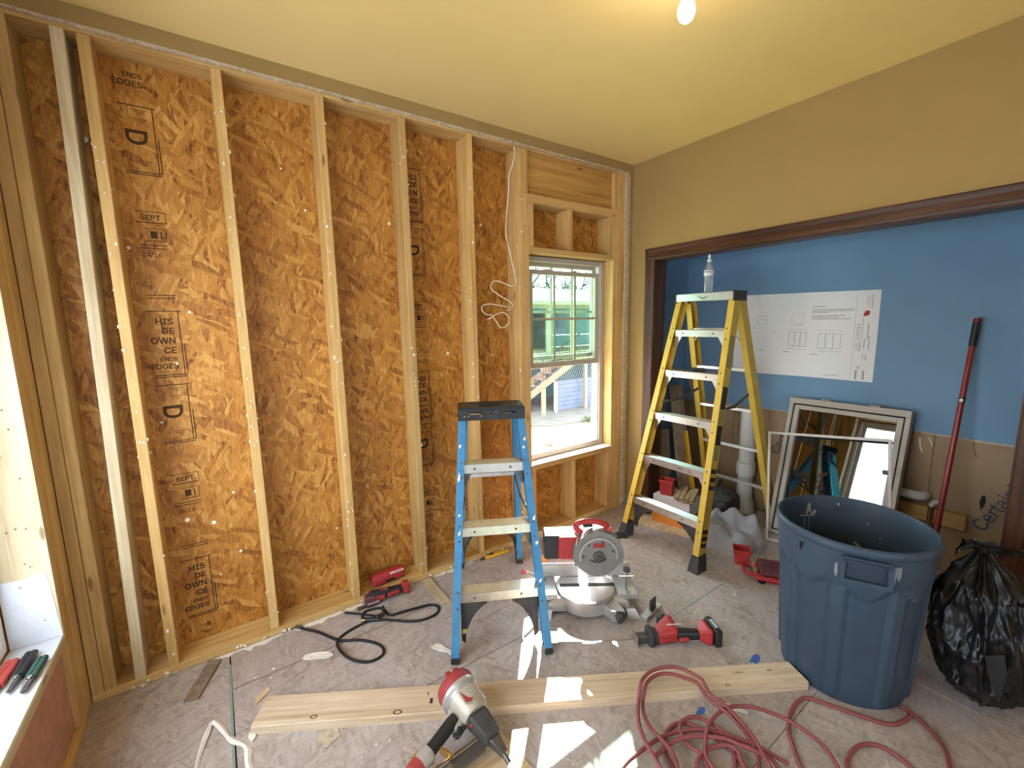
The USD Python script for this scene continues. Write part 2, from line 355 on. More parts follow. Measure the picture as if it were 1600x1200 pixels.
# ---- floor: strand-board sheets with open seams
fl = thing('floor', 'bare dusty strand-board subfloor with seams and chalk lines', 'floor', kind='structure')
xs = [-5.29, -2.845, -0.45, 1.95]; ys = [0.30, -0.51, -1.73, -2.95, -4.17, -5.39]
obj('joist_deck', box(-3.60, .95, -5.0, .16, -.06, -.0195), 'joist_dark', fl)
for i in range(3):
    for j in range(5):
        x0, x1 = max(xs[i], -3.47), min(xs[i + 1], .76); y1, y0 = min(ys[j], .14), max(ys[j + 1], -4.7)
        g = .0025 if i == 0 else .0015
        obj('subfloor_sheet', box(x0 + (.002 if x0 > -3 else 0), x1 - (.0032 if x1 < -2 else .0015), y0 + .0008, y1 - .0008, -.019, 0, .0012), 'osb_floor', fl, smooth=False)
for p, q, w, m in (((-2.84, -.262), (-1.95, -.250), .004, 'pencil'), ((-2.50, -.735), (-1.62, -.745), .003, 'pencil'), ((-.95, -1.095), (-.42, -1.098), .007, 'chalk_teal'),
                   ((-2.848, -.09), (-2.856, -1.1), .009, 'chalk_teal'), ((-1.9, -.40), (-1.05, -.42), .003, 'pencil')):
    obj('chalk_line', bar((*p, .0004), (*q, .0004), w, .0006, (p[1] - q[1], q[0] - p[0], 0)), m, fl, smooth=False)
for (x, y, s, m) in ((-.864, -1.493, .028, 'blue_tape'), (-1.305, -1.50, .02, 'blue_tape')):
    a = np.linspace(0, 2 * np.pi, 11, endpoint=False); r = s * (0.6 + .5 * RNG.random(11))
    obj('paint_spot', plate(list(zip(r * np.cos(a) * 1.5, r * np.sin(a) * .7)), .0005, org=(x, y, .0002)), m, fl, smooth=False)

# ---- ceiling and plain walls
obj('ceiling', box(-3.6, .95, -5.0, .30, H, H + .08), 'ceiling_paint', label='smooth beige painted ceiling', cat='ceiling', kind='structure')

# ---- wall_back: the open stud wall with the window
wb = thing('wall_back', 'open stud wall of yellow pine over strand-board sheathing', 'wall', kind='structure')
WX0, WX1, WZ0, WZ1 = -1.0, -0.20, .545, 2.005          # rough opening of the window
def stud(x0, x1, z0, z1, m='pine_z', par=None, name='stud', y0=0, y1=YB - .001, **k):
    return obj(name, box(x0, x1, y0, y1, z0, z1, .003), m, par or wb, **k)
obj('bottom_plate', box(-3.328, -.04, 0, YB - .001, .0005, .038, .003), 'pine_x', wb)
obj('top_plate', box(-3.328, -.04, 0, YB - .001, 2.637, 2.675, .003), 'pine_x', wb)
obj('top_plate', box(-3.328, -.04, 0.001, YB - .001, 2.6755, 2.7135, .003), 'pine_x', wb)
for x in (-3.328, -3.287): stud(x, x + .0395, .038, 2.637)
ST = [-3.0725, -2.6667, -2.2603, -1.8539, -1.4475]
for x in ST: stud(x, x + .038, .038, 2.637)
obj('new_stud', bar((-3.170, .0695, .0385), (-3.122, .0695, 2.6365), .038, .139, (1, 0, 0), .002), 'fresh_pine_z', wb, label='pale new stud set slightly out of plumb')
for x in (-1.085, -1.0465): stud(x, x + .038, .038, 2.637 if x < -1.05 else WZ1 + .37)
obj('king_face', box(-1.0465, -1.0085, .0, YB - .001, 2.376, 2.637, .002), 'pine_z', wb)
# header, plates and cripples over the window
obj('header', box(-1.008, -.2, .022, .06, 2.376, 2.637, .003), 'pine_header', wb)
obj('header', box(-1.008, -.2, .0605, YB - .001, 2.376, 2.637, .003), 'pine_x', wb)
obj('header_plate', box(-1.008, -.162, 0.0005, YB - .001, 2.318, 2.3755, .003), 'pine_x', wb)
obj('head_plate', box(-1.0, -.2, 0, YB - .001, WZ1, WZ1 + .038, .003), 'pine_x', wb)
for x in (-1.0, -.655, -.239): stud(x, x + .0385, WZ1 + .0385, 2.3175, name='cripple_stud')
stud(-.1995, -.162, .038, 2.3175); stud(-.1995, -.162, 2.376, 2.637); stud(-.1615, -.124, .038, 2.637); stud(-.1235, -.086, .038, 2.637)
stud(-1.0085, -1.0005, WZ0, 2.3175, name='jack_face')
# under the window
obj('rough_sill', box(-1.0, -.2, 0, YB - .001, WZ0 - .039, WZ0 - .001, .003), 'pine_x', wb)
for x in (-1.0, -.62, -.239): stud(x, x + .0385, .0385, WZ0 - .0395, name='cripple_stud')
obj('sill_board', box(-1.012, -.192, -.006, .135, WZ0 - .0005, WZ0 + .004, .001), 'strip_white', wb)
# sheathing sheets with a hole for the window
def sheet(x0, x1, z0=-.02, z1=2.72):
    p = sbox(x0, z0, x1, z1).difference(sbox(WX0 + .01, WZ0 + .01, WX1 - .01, WZ1 - .01))
    obj('sheathing_panel', plate(p, .011, (1, 0, 0), (0, 0, 1), (0, YB + .011, 0)), 'osb_wall', wb, smooth=False)
for a, b in ((-3.47, -3.052), (-3.0515, -1.8355), (-1.8345, -.6355), (-.6345, .14)): sheet(a, b)
hole = sbox(-3.62, -.25, .95, 2.85).difference(sbox(WX0 + .01, WZ0 + .01, WX1 - .01, WZ1 - .01))
obj('siding', plate(hole, .02, (1, 0, 0), (0, 0, 1), (0, YB + .032, 0)), 'vinyl_tan', wb, smooth=False)
# drywall left along the ceiling and in the corner, with its torn edge
def torn(n, lo, hi, seed):
    r = np.random.default_rng(seed); return lo + (hi - lo) * np.clip(r.random(n) ** 1.6, 0, 1)
def band_poly(x0, x1, ztop, zb, amp, seed):
    n = int((x1 - x0) / .012); X = np.linspace(x0, x1, n)
    return [(x0, ztop), *[(x, zb - a) for x, a in zip(X, torn(n, -amp, amp, seed))], (x1, ztop)]
obj('drywall_band', plate(band_poly(-3.328, 0, H - .0005, 2.659, .0012, 1), .0125, (1, 0, 0), (0, 0, 1), (0, -.0002, 0)), 'tan_paint', wb, smooth=False)
obj('torn_gypsum', plate(band_poly(-3.328, -.05, 2.6595, 2.648, .0045, 2), .0115, (1, 0, 0), (0, 0, 1), (0, -.0002, 0)), 'gypsum', wb, smooth=False)
obj('drywall_corner', box(-.036, 0, -.0127, -.0002, .0, 2.659), 'tan_paint', wb, smooth=False)
n = 220; Z = np.linspace(.03, 2.655, n)
obj('torn_gypsum', plate([(-.035, .03), (-.035, 2.655), *[(-.076 + a, z) for z, a in zip(Z[::-1], torn(n, -.004, .006, 3))]], .0118, (1, 0, 0), (0, 0, 1), (0, -.0002, 0)), 'gypsum', wb, smooth=False)
obj('paint_remnant', box(-.034, -.001, -.0135, -.0128, .0, .10), 'blue_base', wb, smooth=False)
# red-brown corner backing behind the strip
stud(-.085, -.0405, .038, 2.637)
# printed stamps on the sheathing
def stamps(x1, z0, words, ink, y=YB - .0002, zmax=2.63, zmin=.045):
    X, Zd = (1, 0, 0), (0, 0, 1)
    def put(m):
        if m.bounds[1][2] < zmax and m.bounds[0][2] > zmin: obj('ink_stamp', m, ink, wb, smooth=False)
    def line(xa, xb, z, t=.0035): return box(xa, xb, y - .0008, y, z - t / 2, z + t / 2)
    def vline(x, za, zb, t=.0035): return box(x - t / 2, x + t / 2, y - .0008, y, max(za, zmin), min(zb, zmax))
    hs = (.026, .026, .026, .026, .017, .022)
    for w, dz, h in zip(words, (0, -.042, -.085, -.129, -.168, -.2), hs):
        if w and zmin < z0 + dz - .01 < zmax - .035: put(text(w, h, X, Zd, (x1 - .02, y, z0 + dz - h / 2), .0008, True, 'r'))
    for a, b in ((.045, -.24), (-.285, -.545)):
        if z0 + b < zmax and z0 + a > zmin:
            ms = [vline(x1, z0 + b, z0 + a), vline(x1 + .010, z0 + b, z0 + min(a, b + .14))]
            for zz in (b, b - .009, a):
                if zmin < z0 + zz < zmax: ms.append(line(x1 - .11, x1 + .010, z0 + zz))
            put(join(ms))
    if zmin < z0 - .46 and z0 - .36 < zmax: put(text('D', .068, (0, 0, -1), X, (x1 - .095, y, z0 - .372), .0008, True))
    for dz in (-.30, -.335, -.50):
        if zmin < z0 + dz < zmax: put(join([line(x1 - .07 + .01 * k, x1 - .02 - .006 * k, z0 + dz - .007 * k, .002) for k in range(3)]))
    if zmin < z0 - .75 and z0 - .7 < zmax:
        put(text('SEPT', .020, X, Zd, (x1 - .018, y, z0 - .738), .0008, True, 'r'))
        put(join([line(x1 - .10, x1, z0 - .705, .0022), line(x1 - .10, x1, z0 - .75, .0035), vline(x1, z0 - .75, z0 - .705, .0022)]))
    if zmin < z0 - .83 and z0 - .77 < zmax:
        put(join([line(x1 - .075, x1 - .005, z0 - .775, .002), line(x1 - .075, x1 - .005, z0 - .825, .003), vline(x1 - .005, z0 - .825, z0 - .775, .002), box(x1 - .058, x1 - .035, y - .0008, y, z0 - .815, z0 - .785), vline(x1 - .022, z0 - .815, z0 - .785, .005)]))
    for dz in (-.857, -1.069):
        if zmin < z0 + dz < zmax: put(join([line(x1 - .10, x1, z0 + dz, .003), line(x1 - .10, x1, z0 + dz + .013, .003)]))
    if zmin < z0 - .9 and z0 - .86 < zmax: put(text('24/16', .017, X, Zd, (x1 - .03, y, z0 - .893), .0008, False, 'r'))
F = ('HIS', 'DE', 'OWN', 'CE', 'ENDS', 'EDGES'); W = ('THIS', 'SIDE', 'DOWN', 'SPACE', '& ENDS', 'EDGES')
for z in (2.756, 1.586, .41): stamps(-2.885, z, F, 'ink_faded' if z > 1 else 'ink')
for z in (2.39, 1.219): stamps(-1.688, z, W, 'ink')
# crumbs of foam and drywall mud left on the studs
fr = np.random.default_rng(5); bits = []
for x in ST + [-1.085]:
    for k in range(26):
        s = .0025 + .004 * fr.random(); q = trimesh.creation.icosphere(0, s); q.apply_scale([1, .6, 1 + fr.random()])
        if fr.random() < .5: q.apply_translation([x + fr.choice([-.001, .039]), fr.random() * .02, .08 + fr.random() * 2.5])
        else: q.apply_translation([x + .008 + .022 * fr.random(), -.0015, .08 + fr.random() * 2.5])
        bits.append(q)
for k in range(60):
    s = .003 + .006 * fr.random(); q = trimesh.creation.icosphere(0, s); q.apply_translation([-3.2 + 2.1 * fr.random(), -.002 - .02 * fr.random(), .004 + .02 * fr.random()]); bits.append(q)
for k in range(26):
    s = .004 + .008 * fr.random(); q = trimesh.creation.icosphere(0, s); q.apply_scale([1, .3, 1.2]); q.apply_translation([-3.2 + 2.1 * fr.random(), YB - .002, .2 + 2.2 * fr.random()]); bits.append(q)
obj('foam_crumbs', bits, 'foam_white', wb, kind='stuff', smooth=False)
dr_ = np.random.default_rng(31)
for x0, x1 in ((-2.93, -2.62), (-2.60, -2.33), (-2.31, -2.22), (-1.78, -1.5), (-.95, -.45)):
    n = 16; X_ = np.linspace(x0, x1, n); lo_ = -.012 - .035 * dr_.random(n) * np.sin(np.linspace(.2, 2.9, n))
    obj('plaster_dust', plate([(x0, -.0015), *zip(X_, lo_), (x1, -.0015)], .0009, org=(0, 0, .0002)), 'foam_white', wb, smooth=False)

# ---- wall_right: painted wall with the wide closet opening
CY0, CY1, CZ = -.237, -2.09, 1.990         # clear opening
wr = thing('wall_right', 'tan painted wall above and beside the wide closet opening', 'wall', kind='structure')
p = sbox(-4.9, -.06, -.0125, H - .001).difference(sbox(CY1 - .016, -.10, CY0 + .016, CZ + .016))
obj('drywall', plate(p, .0125, (0, 1, 0), (0, 0, 1), (0, 0, 0)), 'tan_paint', wr, smooth=False)
obj('drywall', plate(p, .0125, (0, 1, 0), (0, 0, 1), (.111, 0, 0)), 'blue_paint', wr, smooth=False)
obj('core', plate(p, .0975, (0, 1, 0), (0, 0, 1), (.0131, 0, 0)), 'joist_dark', wr, smooth=False)
tr = thing('trim_1', 'dark stained wood casing and jambs around the closet opening', 'trim', kind='structure')
def casing_poly():
    return Polygon([(0, 0), (0, .011), (.006, .014), (.02, .015), (.05, .011), (.056, .014), (.066, .016), (.078, .016), (.082, .012), (.082, 0)])
obj('casing', sweep(casing_poly(), (0, CY0 + .005, .0), (0, CY0 + .005, CZ + .087), (0, 1, 0)), 'walnut_z', tr)
obj('casing', sweep(casing_poly(), (0, CY1 - .005, CZ + .087), (0, CY1 - .005, .0), (0, -1, 0)), 'walnut_z', tr)
obj('head_casing', sweep(casing_poly(), (-.0006, CY0 + .087, CZ + .005), (-.0006, CY1 - .087, CZ + .005), (0, 0, 1)), 'walnut_x', tr)
obj('jamb', box(.0, .124, CY0, CY0 + .016, 0, CZ, .001), 'walnut_z', tr)
obj('jamb', box(.0, .124, CY1 - .016, CY1, 0, CZ, .001), 'walnut_z', tr)
obj('head_jamb', box(.0, .124, CY1 - .016, CY0 + .016, CZ, CZ + .016, .001), 'walnut_x', tr)
obj('baseboard_right', box(-.014, -.0005, -4.8, CY1 - .09, 0, .09, .003), 'vinyl_white', label='pale painted baseboard right of the closet', cat='baseboard', kind='structure')

# ---- the closet: blue drywall above, brown-faced insulation where it was cut away below
DX = .75
wc = thing('wall_closet', 'blue closet wall cut away below to brown paper insulation', 'wall', kind='structure')
cut = [(-2.319, .842), (-1.9, .838), (-1.66, .842), (-1.2, .846), (-.82, .847), (-.5, .838), (-.0138, .835)]
obj('drywall', plate([(-2.319, 2.4195), *cut, (-.0138, 2.4195)], .0125, (0, 1, 0), (0, 0, 1), (DX, 0, 0)), 'blue_paint', wc, smooth=False)
obj('torn_gypsum', plate([*cut, *[(y, z - .007 - .006 * RNG.random()) for y, z in cut[::-1]]], .011, (0, 1, 0), (0, 0, 1), (DX + .001, 0, 0)), 'gypsum', wc, smooth=False)
for i, y in enumerate((-.05, -.456, -.863, -1.27, -1.675, -2.08)):
    y1 = max(y - .405, -2.32)
    if y - y1 < .1: continue
    yy = np.linspace(y, y1, 14); zz = np.linspace(.0, .9, 16); rr = np.random.default_rng(20 + i)
    g = np.array([(DX + .018 + .010 * math.sin(math.pi * (a - y) / (y1 - y)) ** 2 * -1 + .005 * meshkit.noise(V(a * 9, b * 9, i)) , a, b) for b in zz for a in yy])
    f = [(r * 14 + c, r * 14 + c + 1, (r + 1) * 14 + c + 1, (r + 1) * 14 + c) for r in range(15) for c in range(13)]
    obj('kraft_facing', trimesh.Trimesh(g, [t for q in f for t in ((q[0], q[1], q[2]), (q[0], q[2], q[3]))], process=False), 'kraft', wc, smooth=True)
    obj('stapled_flange', box(DX + .0115, DX + .0128, y - .03, y + .03, 0, .84), 'kraft', wc, smooth=False)
obj('backing', box(DX + .030, DX + .045, -2.35, .14, 0, 2.5), 'joist_dark', wc, smooth=False)
for (y, z, s) in ((-1.64, .70, .9), (-1.68, .75, .5), (-1.865, .72, .8)):
    obj('torn_paper', tube(spline([(DX + .011, y, z + .12 * s), (DX + .010, y - .006, z + .05), (DX + .006, y - .022, z + .01)], 5), .006 * s, 6), 'foam_white' if y > -1.8 else 'kraft', wc)
X, Z = (0, -1, 0), (0, 0, 1)
sl = unit(V(0, -.40, .92)); up = np.cross((-1, 0, 0), sl)
obj('printed_name', text('CertainTeed', .062, sl, up, (DX + .004, -.84, .49), .0008), 'kraft_ink', wc, smooth=False)
obj('printed_name', text('CertainTeed', .062, sl, up, (DX + .004, -1.955, .31), .0008), 'kraft_ink', wc, smooth=False)
obj('printed_mark', plate(Point(0, 0).buffer(.026).difference(Point(0, 0).buffer(.015)), .0008, X, Z, (DX + .004, -2.055, .775)), 'kraft_ink', wc, smooth=False)
obj('paper_tear', plate([(0, 0), (.012, .004), (.016, -.03), (.002, -.085), (-.006, -.04)], .0008, X, Z, (DX + .004, -1.93, .52)), 'dark_gap', wc, smooth=False)
obj('blocking', box(DX - .024, DX + .011, -1.885, -1.30, .295, .385, .002), 'pine_y', wc, label='orange-brown wood block behind the pipe stub')
obj('drywall_side', box(.124, DX, -.0135, .0, .0, 2.42), 'blue_paint', wc, smooth=False)
obj('drywall_side', box(.124, DX, -2.333, -2.32, .0, 2.42), 'blue_paint', wc, smooth=False)
obj('drywall_ceiling', box(.1245, DX, -2.32, -.0135, 2.42, 2.44), 'blue_paint', wc, smooth=False)
obj('closet_cap', box(.124, .95, -2.45, .14, 2.45, 2.55), 'joist_dark', wc, smooth=False)
obj('closet_cap', box(.82, .95, -2.45, .14, -.02, 2.45), 'joist_dark', wc, smooth=False)
obj('closet_cap', box(.124, .95, -2.45, -2.345, -.02, 2.45), 'joist_dark', wc, smooth=False)

# ---- wall_left: stripped window wall at the left edge
XL = -3.328
wl = thing('wall_left', 'stripped window wall at the left with wrapped sill', 'wall', kind='structure')
LY0, LY1, LZ0, LZ1 = -.172, -2.35, .432, 2.05
for y in (-.0015, -.043, -.0845, -.126): obj('stud', box(XL - .138, XL, y - .040, y, .039 if y < -.1 else .0385, 2.637, .003), 'pine_z', wl)
obj('jamb_board', box(XL - .138, XL - .001, LY0, LY0 + .0055, LZ0, LZ1, .0005), 'fresh_pine_z', wl)
obj('rough_sill', box(XL - .138, XL, LY1, LY0 + .0055, LZ0 - .040, LZ0 - .001, .003), 'fresh_pine_y', wl)
for y in (-.98, -1.41, -1.82, -2.3): obj('cripple_stud', box(XL - .138, XL, y - .038, y, .039, LZ0 - .0405, .003), 'pine_z', wl)
obj('bottom_plate', box(XL - .138, XL, -4.9, -.001, .0005, .038, .003), 'pine_y', wl)
obj('top_plate', box(XL - .138, XL, -4.9, -.001, 2.638, 2.715, .003), 'pine_y', wl)
obj('header', box(XL - .138, XL, LY1, LY0, LZ1 + .001, 2.637, .003), 'pine_y', wl)
for y in (-2.352, -2.76, -3.17, -3.58, -3.98, -4.39): obj('stud', box(XL - .138, XL, y - .038, y, .039, 2.637, .003), 'pine_z', wl)
p = sbox(-4.95, -.02, .165, 2.72).difference(sbox(LY1 + .01, LZ0 + .01, LY0 - .01, LZ1 - .01))
obj('sheathing_panel', plate(p, .011, (0, 1, 0), (0, 0, 1), (XL - .151, 0, 0)), 'osb_side', wl, smooth=False)
obj('under_sill_panel', box(XL - .030, XL - .018, -.975, -.168, .0395, LZ0 - .041, .001), 'pink_wood', wl, label='pinkish brown panel under the sill')
obj('house_wrap', box(XL - .137, XL - .003, LY1 + .002, LY0 - .0012, LZ0 - .0005, LZ0 + .0012), 'housewrap', wl, smooth=False, label='white house wrap folded over the sill')
obj('house_wrap', plate([(XL - .136, LZ0 + .002), (XL - .003, LZ0 + .002), (XL - .010, LZ0 + .16), (XL - .018, LZ0 + .262), (XL - .080, LZ0 + .252), (XL - .136, LZ0 + .255)], .0012, (1, 0, 0), (0, 0, 1), (0, LY0 - .0003, 0)), 'housewrap', wl, smooth=False, label='white house wrap folded up the side of the opening')
rr = np.random.default_rng(8)
for i in range(16):
    z = 1.0 + 1.2 * rr.random() if i < 8 else .5 + .6 * rr.random(); x = XL - .02 - .11 * rr.random()
    obj('nail', cyl((x, LY0 - .001, z), (x + .002, LY0 - .012, z + .006), .0016, sides=6), 'steel_dark', wl)

# ---- the walls behind the camera
wf = thing('wall_front', 'tan painted wall behind the viewer with a wide patio opening', 'wall', kind='structure')
p = sbox(XL - .15, -.0, .14, H - .001).difference(sbox(-2.9, .06, -2.0, 2.12))
obj('drywall', plate(p, .10, (1, 0, 0), (0, 0, 1), (0, -4.80, 0)), 'tan_paint', wf, smooth=False)

# ---- the windows
def rect_frame(x0, x1, z0, z1, w, y0, y1, b=.003, wz=None, wb_=None):
    wz = wz or w; wb_ = wb_ or wz
    return [box(x0, x0 + w, y0, y1, z0, z1, b), box(x1 - w, x1, y0, y1, z0, z1, b), box(x0 + w, x1 - w, y0, y1, z1 - wz, z1, b), box(x0 + w, x1 - w, y0, y1, z0, z0 + wb_, b)]
w1 = thing('window_1', 'double-hung window in the stud wall with its lower sash raised', 'window', kind='structure')
obj('window_frame', rect_frame(WX0 + .012, WX1 - .004, WZ0 + .006, WZ1 - .004, .042, .085, .168, .003, .034, .040), 'vinyl_tan', w1)
obj('jamb_liner', [box(WX0 + .054, WX0 + .064, .098, .165, .59, 1.965, .001), box(WX1 - .056, WX1 - .046, .098, .165, .59, 1.965, .001)], 'vinyl_white', w1)
def sash(y0, y1, x0, x1, z0, z1, st, top, bot, name, nx=2, nz=1):
    s = obj(name, rect_frame(x0, x1, z0, z1, st, y0, y1, .003, top, bot), 'vinyl_tan', w1)
    gy = (y0 + y1) / 2
    obj('pane', box(x0 + st, x1 - st, gy - .002, gy + .002, z0 + bot, z1 - top), 'glass_tint', w1, smooth=False)
    for k in range(1, nx + 1):
        x = x0 + st + (x1 - x0 - 2 * st) * k / (nx + 1); obj('muntin', box(x - .009, x + .009, gy - .007, gy - .0022, z0 + bot, z1 - top, .001), 'vinyl_tan', w1)
    for k in range(1, nz + 1):
        z = z0 + bot + (z1 - top - z0 - bot) * k / (nz + 1); obj('muntin', box(x0 + st, x1 - st, gy - .0072, gy - .0024, z - .009, z + .009, .001), 'vinyl_tan', w1)
sash(.096, .128, WX0 + .058, WX1 - .050, 1.218, 1.912, .040, .030, .040, 'raised_sash')
sash(.132, .162, WX0 + .062, WX1 - .054, 1.270, 1.968, .034, .030, .034, 'upper_sash')
for x in (-.76, -.50): obj('sash_lock', box(x - .022, x + .022, .100, .124, 1.9125, 1.921, .004), 'vinyl_tan', w1)
obj('glass_label', [box(-.72 + .014 * k, -.711 + .014 * k, .1078, .1086, 1.262, 1.273) for k in range(15) if k not in (2, 8)], 'print_dark', w1, smooth=False, kind='stuff')

w2 = thing('window_2', 'pale vinyl window frame in the left wall opening', 'window', kind='structure')
def yframe(x0, x1, y0, y1, z0, z1, w, b=.003):
    return [box(x0, x1, y0, y0 + w, z0, z1, b), box(x0, x1, y1 - w, y1, z0, z1, b), box(x0, x1, y0 + w, y1 - w, z1 - w, z1, b), box(x0, x1, y0 + w, y1 - w, z0, z0 + w, b)]
obj('window_frame', yframe(XL - .205, XL - .139, LY1 + .01, LY0 - .01, LZ0 + .01, LZ1 - .01, .035), 'vinyl_white', w2)
for i, (a, b) in enumerate(((LY1 + .05, -1.27), (-1.25, LY0 - .05))):
    obj('sash', yframe(XL - .190, XL - .160, a, b, LZ0 + .048, LZ1 - .048, .05), 'vinyl_white', w2)
    obj('pane', box(XL - .178, XL - .174, a + .05, b - .05, LZ0 + .098, LZ1 - .098), 'glass_clear', w2, smooth=False)
w3 = thing('window_3', 'wide patio window frame behind the viewer', 'window', kind='structure')
obj('window_frame', rect_frame(-2.9, -2.0, .06, 2.12, .05, -4.86, -4.78), 'vinyl_white', w3)
obj('mullion', box(-2.85, -2.05, -4.85, -4.79, 1.06, 1.10, .003), 'vinyl_white', w3)

# ================================================================ STEPLADDERS
def deg(a): return math.degrees(a)
def ladder(name, label, loc, rotz, hf, fw, tw, top_y, rear_y, zs, rail, small=False, rails_mat='fiber_blue'):
    """local frame: x to the viewer's right, y towards the back, z up; origin midway between the front feet"""
    t = thing(name, label, 'ladder', loc, rotz)
    ftop = lambda s: V(s * tw, top_y, hf - .035)
    foot = lambda s: V(s * fw, 0, .0)
    at = lambda s, z: foot(s) + (ftop(s) - foot(s)) * (z / (hf - .035))
    # front rails: channels with the flange towards the viewer
    fl_w, dp = (.036, .062) if small else (.040, .076)
    def chan(s):      # outer web on the outside, flanges pointing inwards; x along local +x, y = f x side
        x0 = s * fl_w / 2; web = sorted((x0, x0 - s * .005))
        return shapely.unary_union([sbox(web[0], -dp / 2, web[1], dp / 2), sbox(-fl_w / 2, -dp / 2, fl_w / 2, -dp / 2 + .005), sbox(-fl_w / 2, dp / 2 - .005, fl_w / 2, dp / 2)])
    for s in (-1, 1):
        p0 = at(s, .03 if not small else .002)
        r = obj('front_rail', sweep(chan(s), p0, ftop(s), (1, 0, 0)), rail, t, smooth=False)
        for z in zs:
            for dz in (.012, -.055):
                q = at(s, z + dz) + V(-s * .004, -dp / 2 - .001, 0)
                obj('rivet', lathe_on([(0, 0), (.0055, 0), (.005, .002), (.002, .0034), (0, .0036)], q, (0, -1, 0), 10), 'steel_dark', r)
        q0, q1 = V(s * (fw - .028), rear_y, .0), V(s * (tw - .012), top_y + .085, hf - .05)
        rr = obj('rear_rail', sweep(chan(s).buffer(-.0001), q0 + V(0, 0, .004), q1, (1, 0, 0)).apply_scale(1.0), rail, t, smooth=False)
        if small:
            obj('foot_pad', bar(p0 + V(0, 0, -.001), at(s, .026), .040, .068, (1, 0, 0), .003), 'black_plastic', t)
            obj('rear_foot', bar(q0 + V(0, 0, .001), q0 + (q1 - q0) * .05, .044, .068, (1, 0, 0), .004), 'black_dusty', t)
        else:
            b = hullpts([foot(s) + V(dx, dy, 0) for dx in (-.035, .035) for dy in (-.048, .052)] + [at(s, .10) + V(dx, dy, 0) for dx in (-.024, .024) for dy in (-.041, .041)])
            obj('rubber_boot', b, 'black_dusty', t, smooth=False)
            obj('rear_boot', hullpts([q0 + V(dx, dy, 0) for dx in (-.03, .03) for dy in (-.045, .045)] + [q0 + (q1 - q0) * .05 + V(dx, dy, 0) for dx in (-.024, .024) for dy in (-.041, .041)]), 'black_dusty', t, smooth=False)
    # steps
    sd = .080
    for i, z in enumerate(zs):
        a, b = at(-1, z), at(1, z); y0 = a[1] - dp / 2 + .004; xl, xr = a[0] + fl_w / 2 - .004, b[0] - fl_w / 2 + .004
        lip = .044
        prof = [(0, 0), (0, -lip), (.0025, -lip), (.0025, -.003), (sd - .0025, -.003), (sd - .0025, -lip), (sd, -lip), (sd, 0)]
        for k in range(9, 0, -1):
            yy = sd * k / 10; prof += [(yy + .002, 0), (yy, .0016), (yy - .002, 0)]
        pg = Polygon([(y, zz) for y, zz in prof])
        m = trimesh.creation.extrude_polygon(pg, xr - xl, engine='earcut')
        m = place(m, (0, 1, 0), (0, 0, 1), (xl, y0, z))
        st = obj('step', m, 'alu', t, smooth=False)
        for fx in (.18, .78):
            obj('rivet', lathe_on([(0, 0), (.006, 0), (.005, .002), (.002, .0034), (0, .0036)], V(xl + (xr - xl) * fx, y0 - .0002, z - lip * .5), (0, -1, 0), 10), 'steel_dark', st)
        # gussets under the step
        big = i == 0
        for s in (-1, 1):
            xe = xl if s < 0 else xr
            if big:
                w = (xr - xl) * .30 if small else (xr - xl) * .27; h = z - (.09 if small else .13)
                n = 8; ang = np.linspace(0, math.pi / 2, n)
                outer = [(0, -lip), (w * 1.12, -lip), (w * 1.12 - .035, -lip - .012)]
                curve = [(w * (1 - math.sin(q) ** 1.5) * .95 + .018, -lip - .02 - h * (1 - math.cos(q))) for q in ang]
                poly = Polygon([(0, -lip), (w * 1.15, -lip), *curve, (0, -lip - h)])
                obj('corner_brace', plate(poly, .022, (-s, 0, 0), (0, 0, 1), (xe, y0 + (.012 if s > 0 else .034), z)) if s < 0 else plate(poly, .022, (-1, 0, 0), (0, 0, 1), (xe, y0 + .012, z)), 'black_dusty', t, smooth=False)
            else:
                w, h = (.055, .085) if not small else (.042, .07)
                tri = Polygon([(0, -lip + .002), (w, -lip + .002), (w * .9, -lip - .006), (.006, -lip - h), (0, -lip - h)])
                d = (-s, 0, 0)
                yy = y0 + (.012 if s > 0 else .016)
                obj('knee_brace', plate(tri, .004, d, (0, 0, 1), (xe, yy, z)), 'alu' if not small else 'steel_dark', t, smooth=False)
    # rear horizontals with braces
    rq = lambda s, z: V(s * (fw - .028), rear_y, 0) + (V(s * (tw - .012), top_y + .085, hf - .05) - V(s * (fw - .028), rear_y, 0)) * (z / (hf - .05))
    for k, z in enumerate(zs if not small else (zs[0] + .03, zs[2] - .16)):
        a, b = rq(-1, z), rq(1, z); yy = a[1] - dp / 2 + .003
        obj('rear_bar', box(a[0] + .008, b[0] - .008, yy, yy + .022, z - .011, z + .011, .001), 'alu_dull', t)
        if small and k == 0:
            for s in (-1, 1):
                e = rq(s, .10); m0 = V(s * .055, yy + .01, z - .012)
                pts = spline([m0, V(s * .10, yy + .012, z - .035), V(s * (abs(e[0]) - .035), e[1] - .03, z - .13), e + V(-s * .012, -.02, .0)], 6)
                for u, w in zip(pts[:-1], pts[1:]): pass
                obj('rear_brace', tube(pts, .014, 6), 'black_dusty', t)
        if not small and k in (0, 4):
            for s in (-1, 1):
                e = rq(s, z - .09); obj('rear_brace', bar(V(e[0] - s * .09, yy + .01, z - .008), e + V(-s * .014, -.03, 0), .016, .004, (0, 1, 0)), 'alu_dull', t)
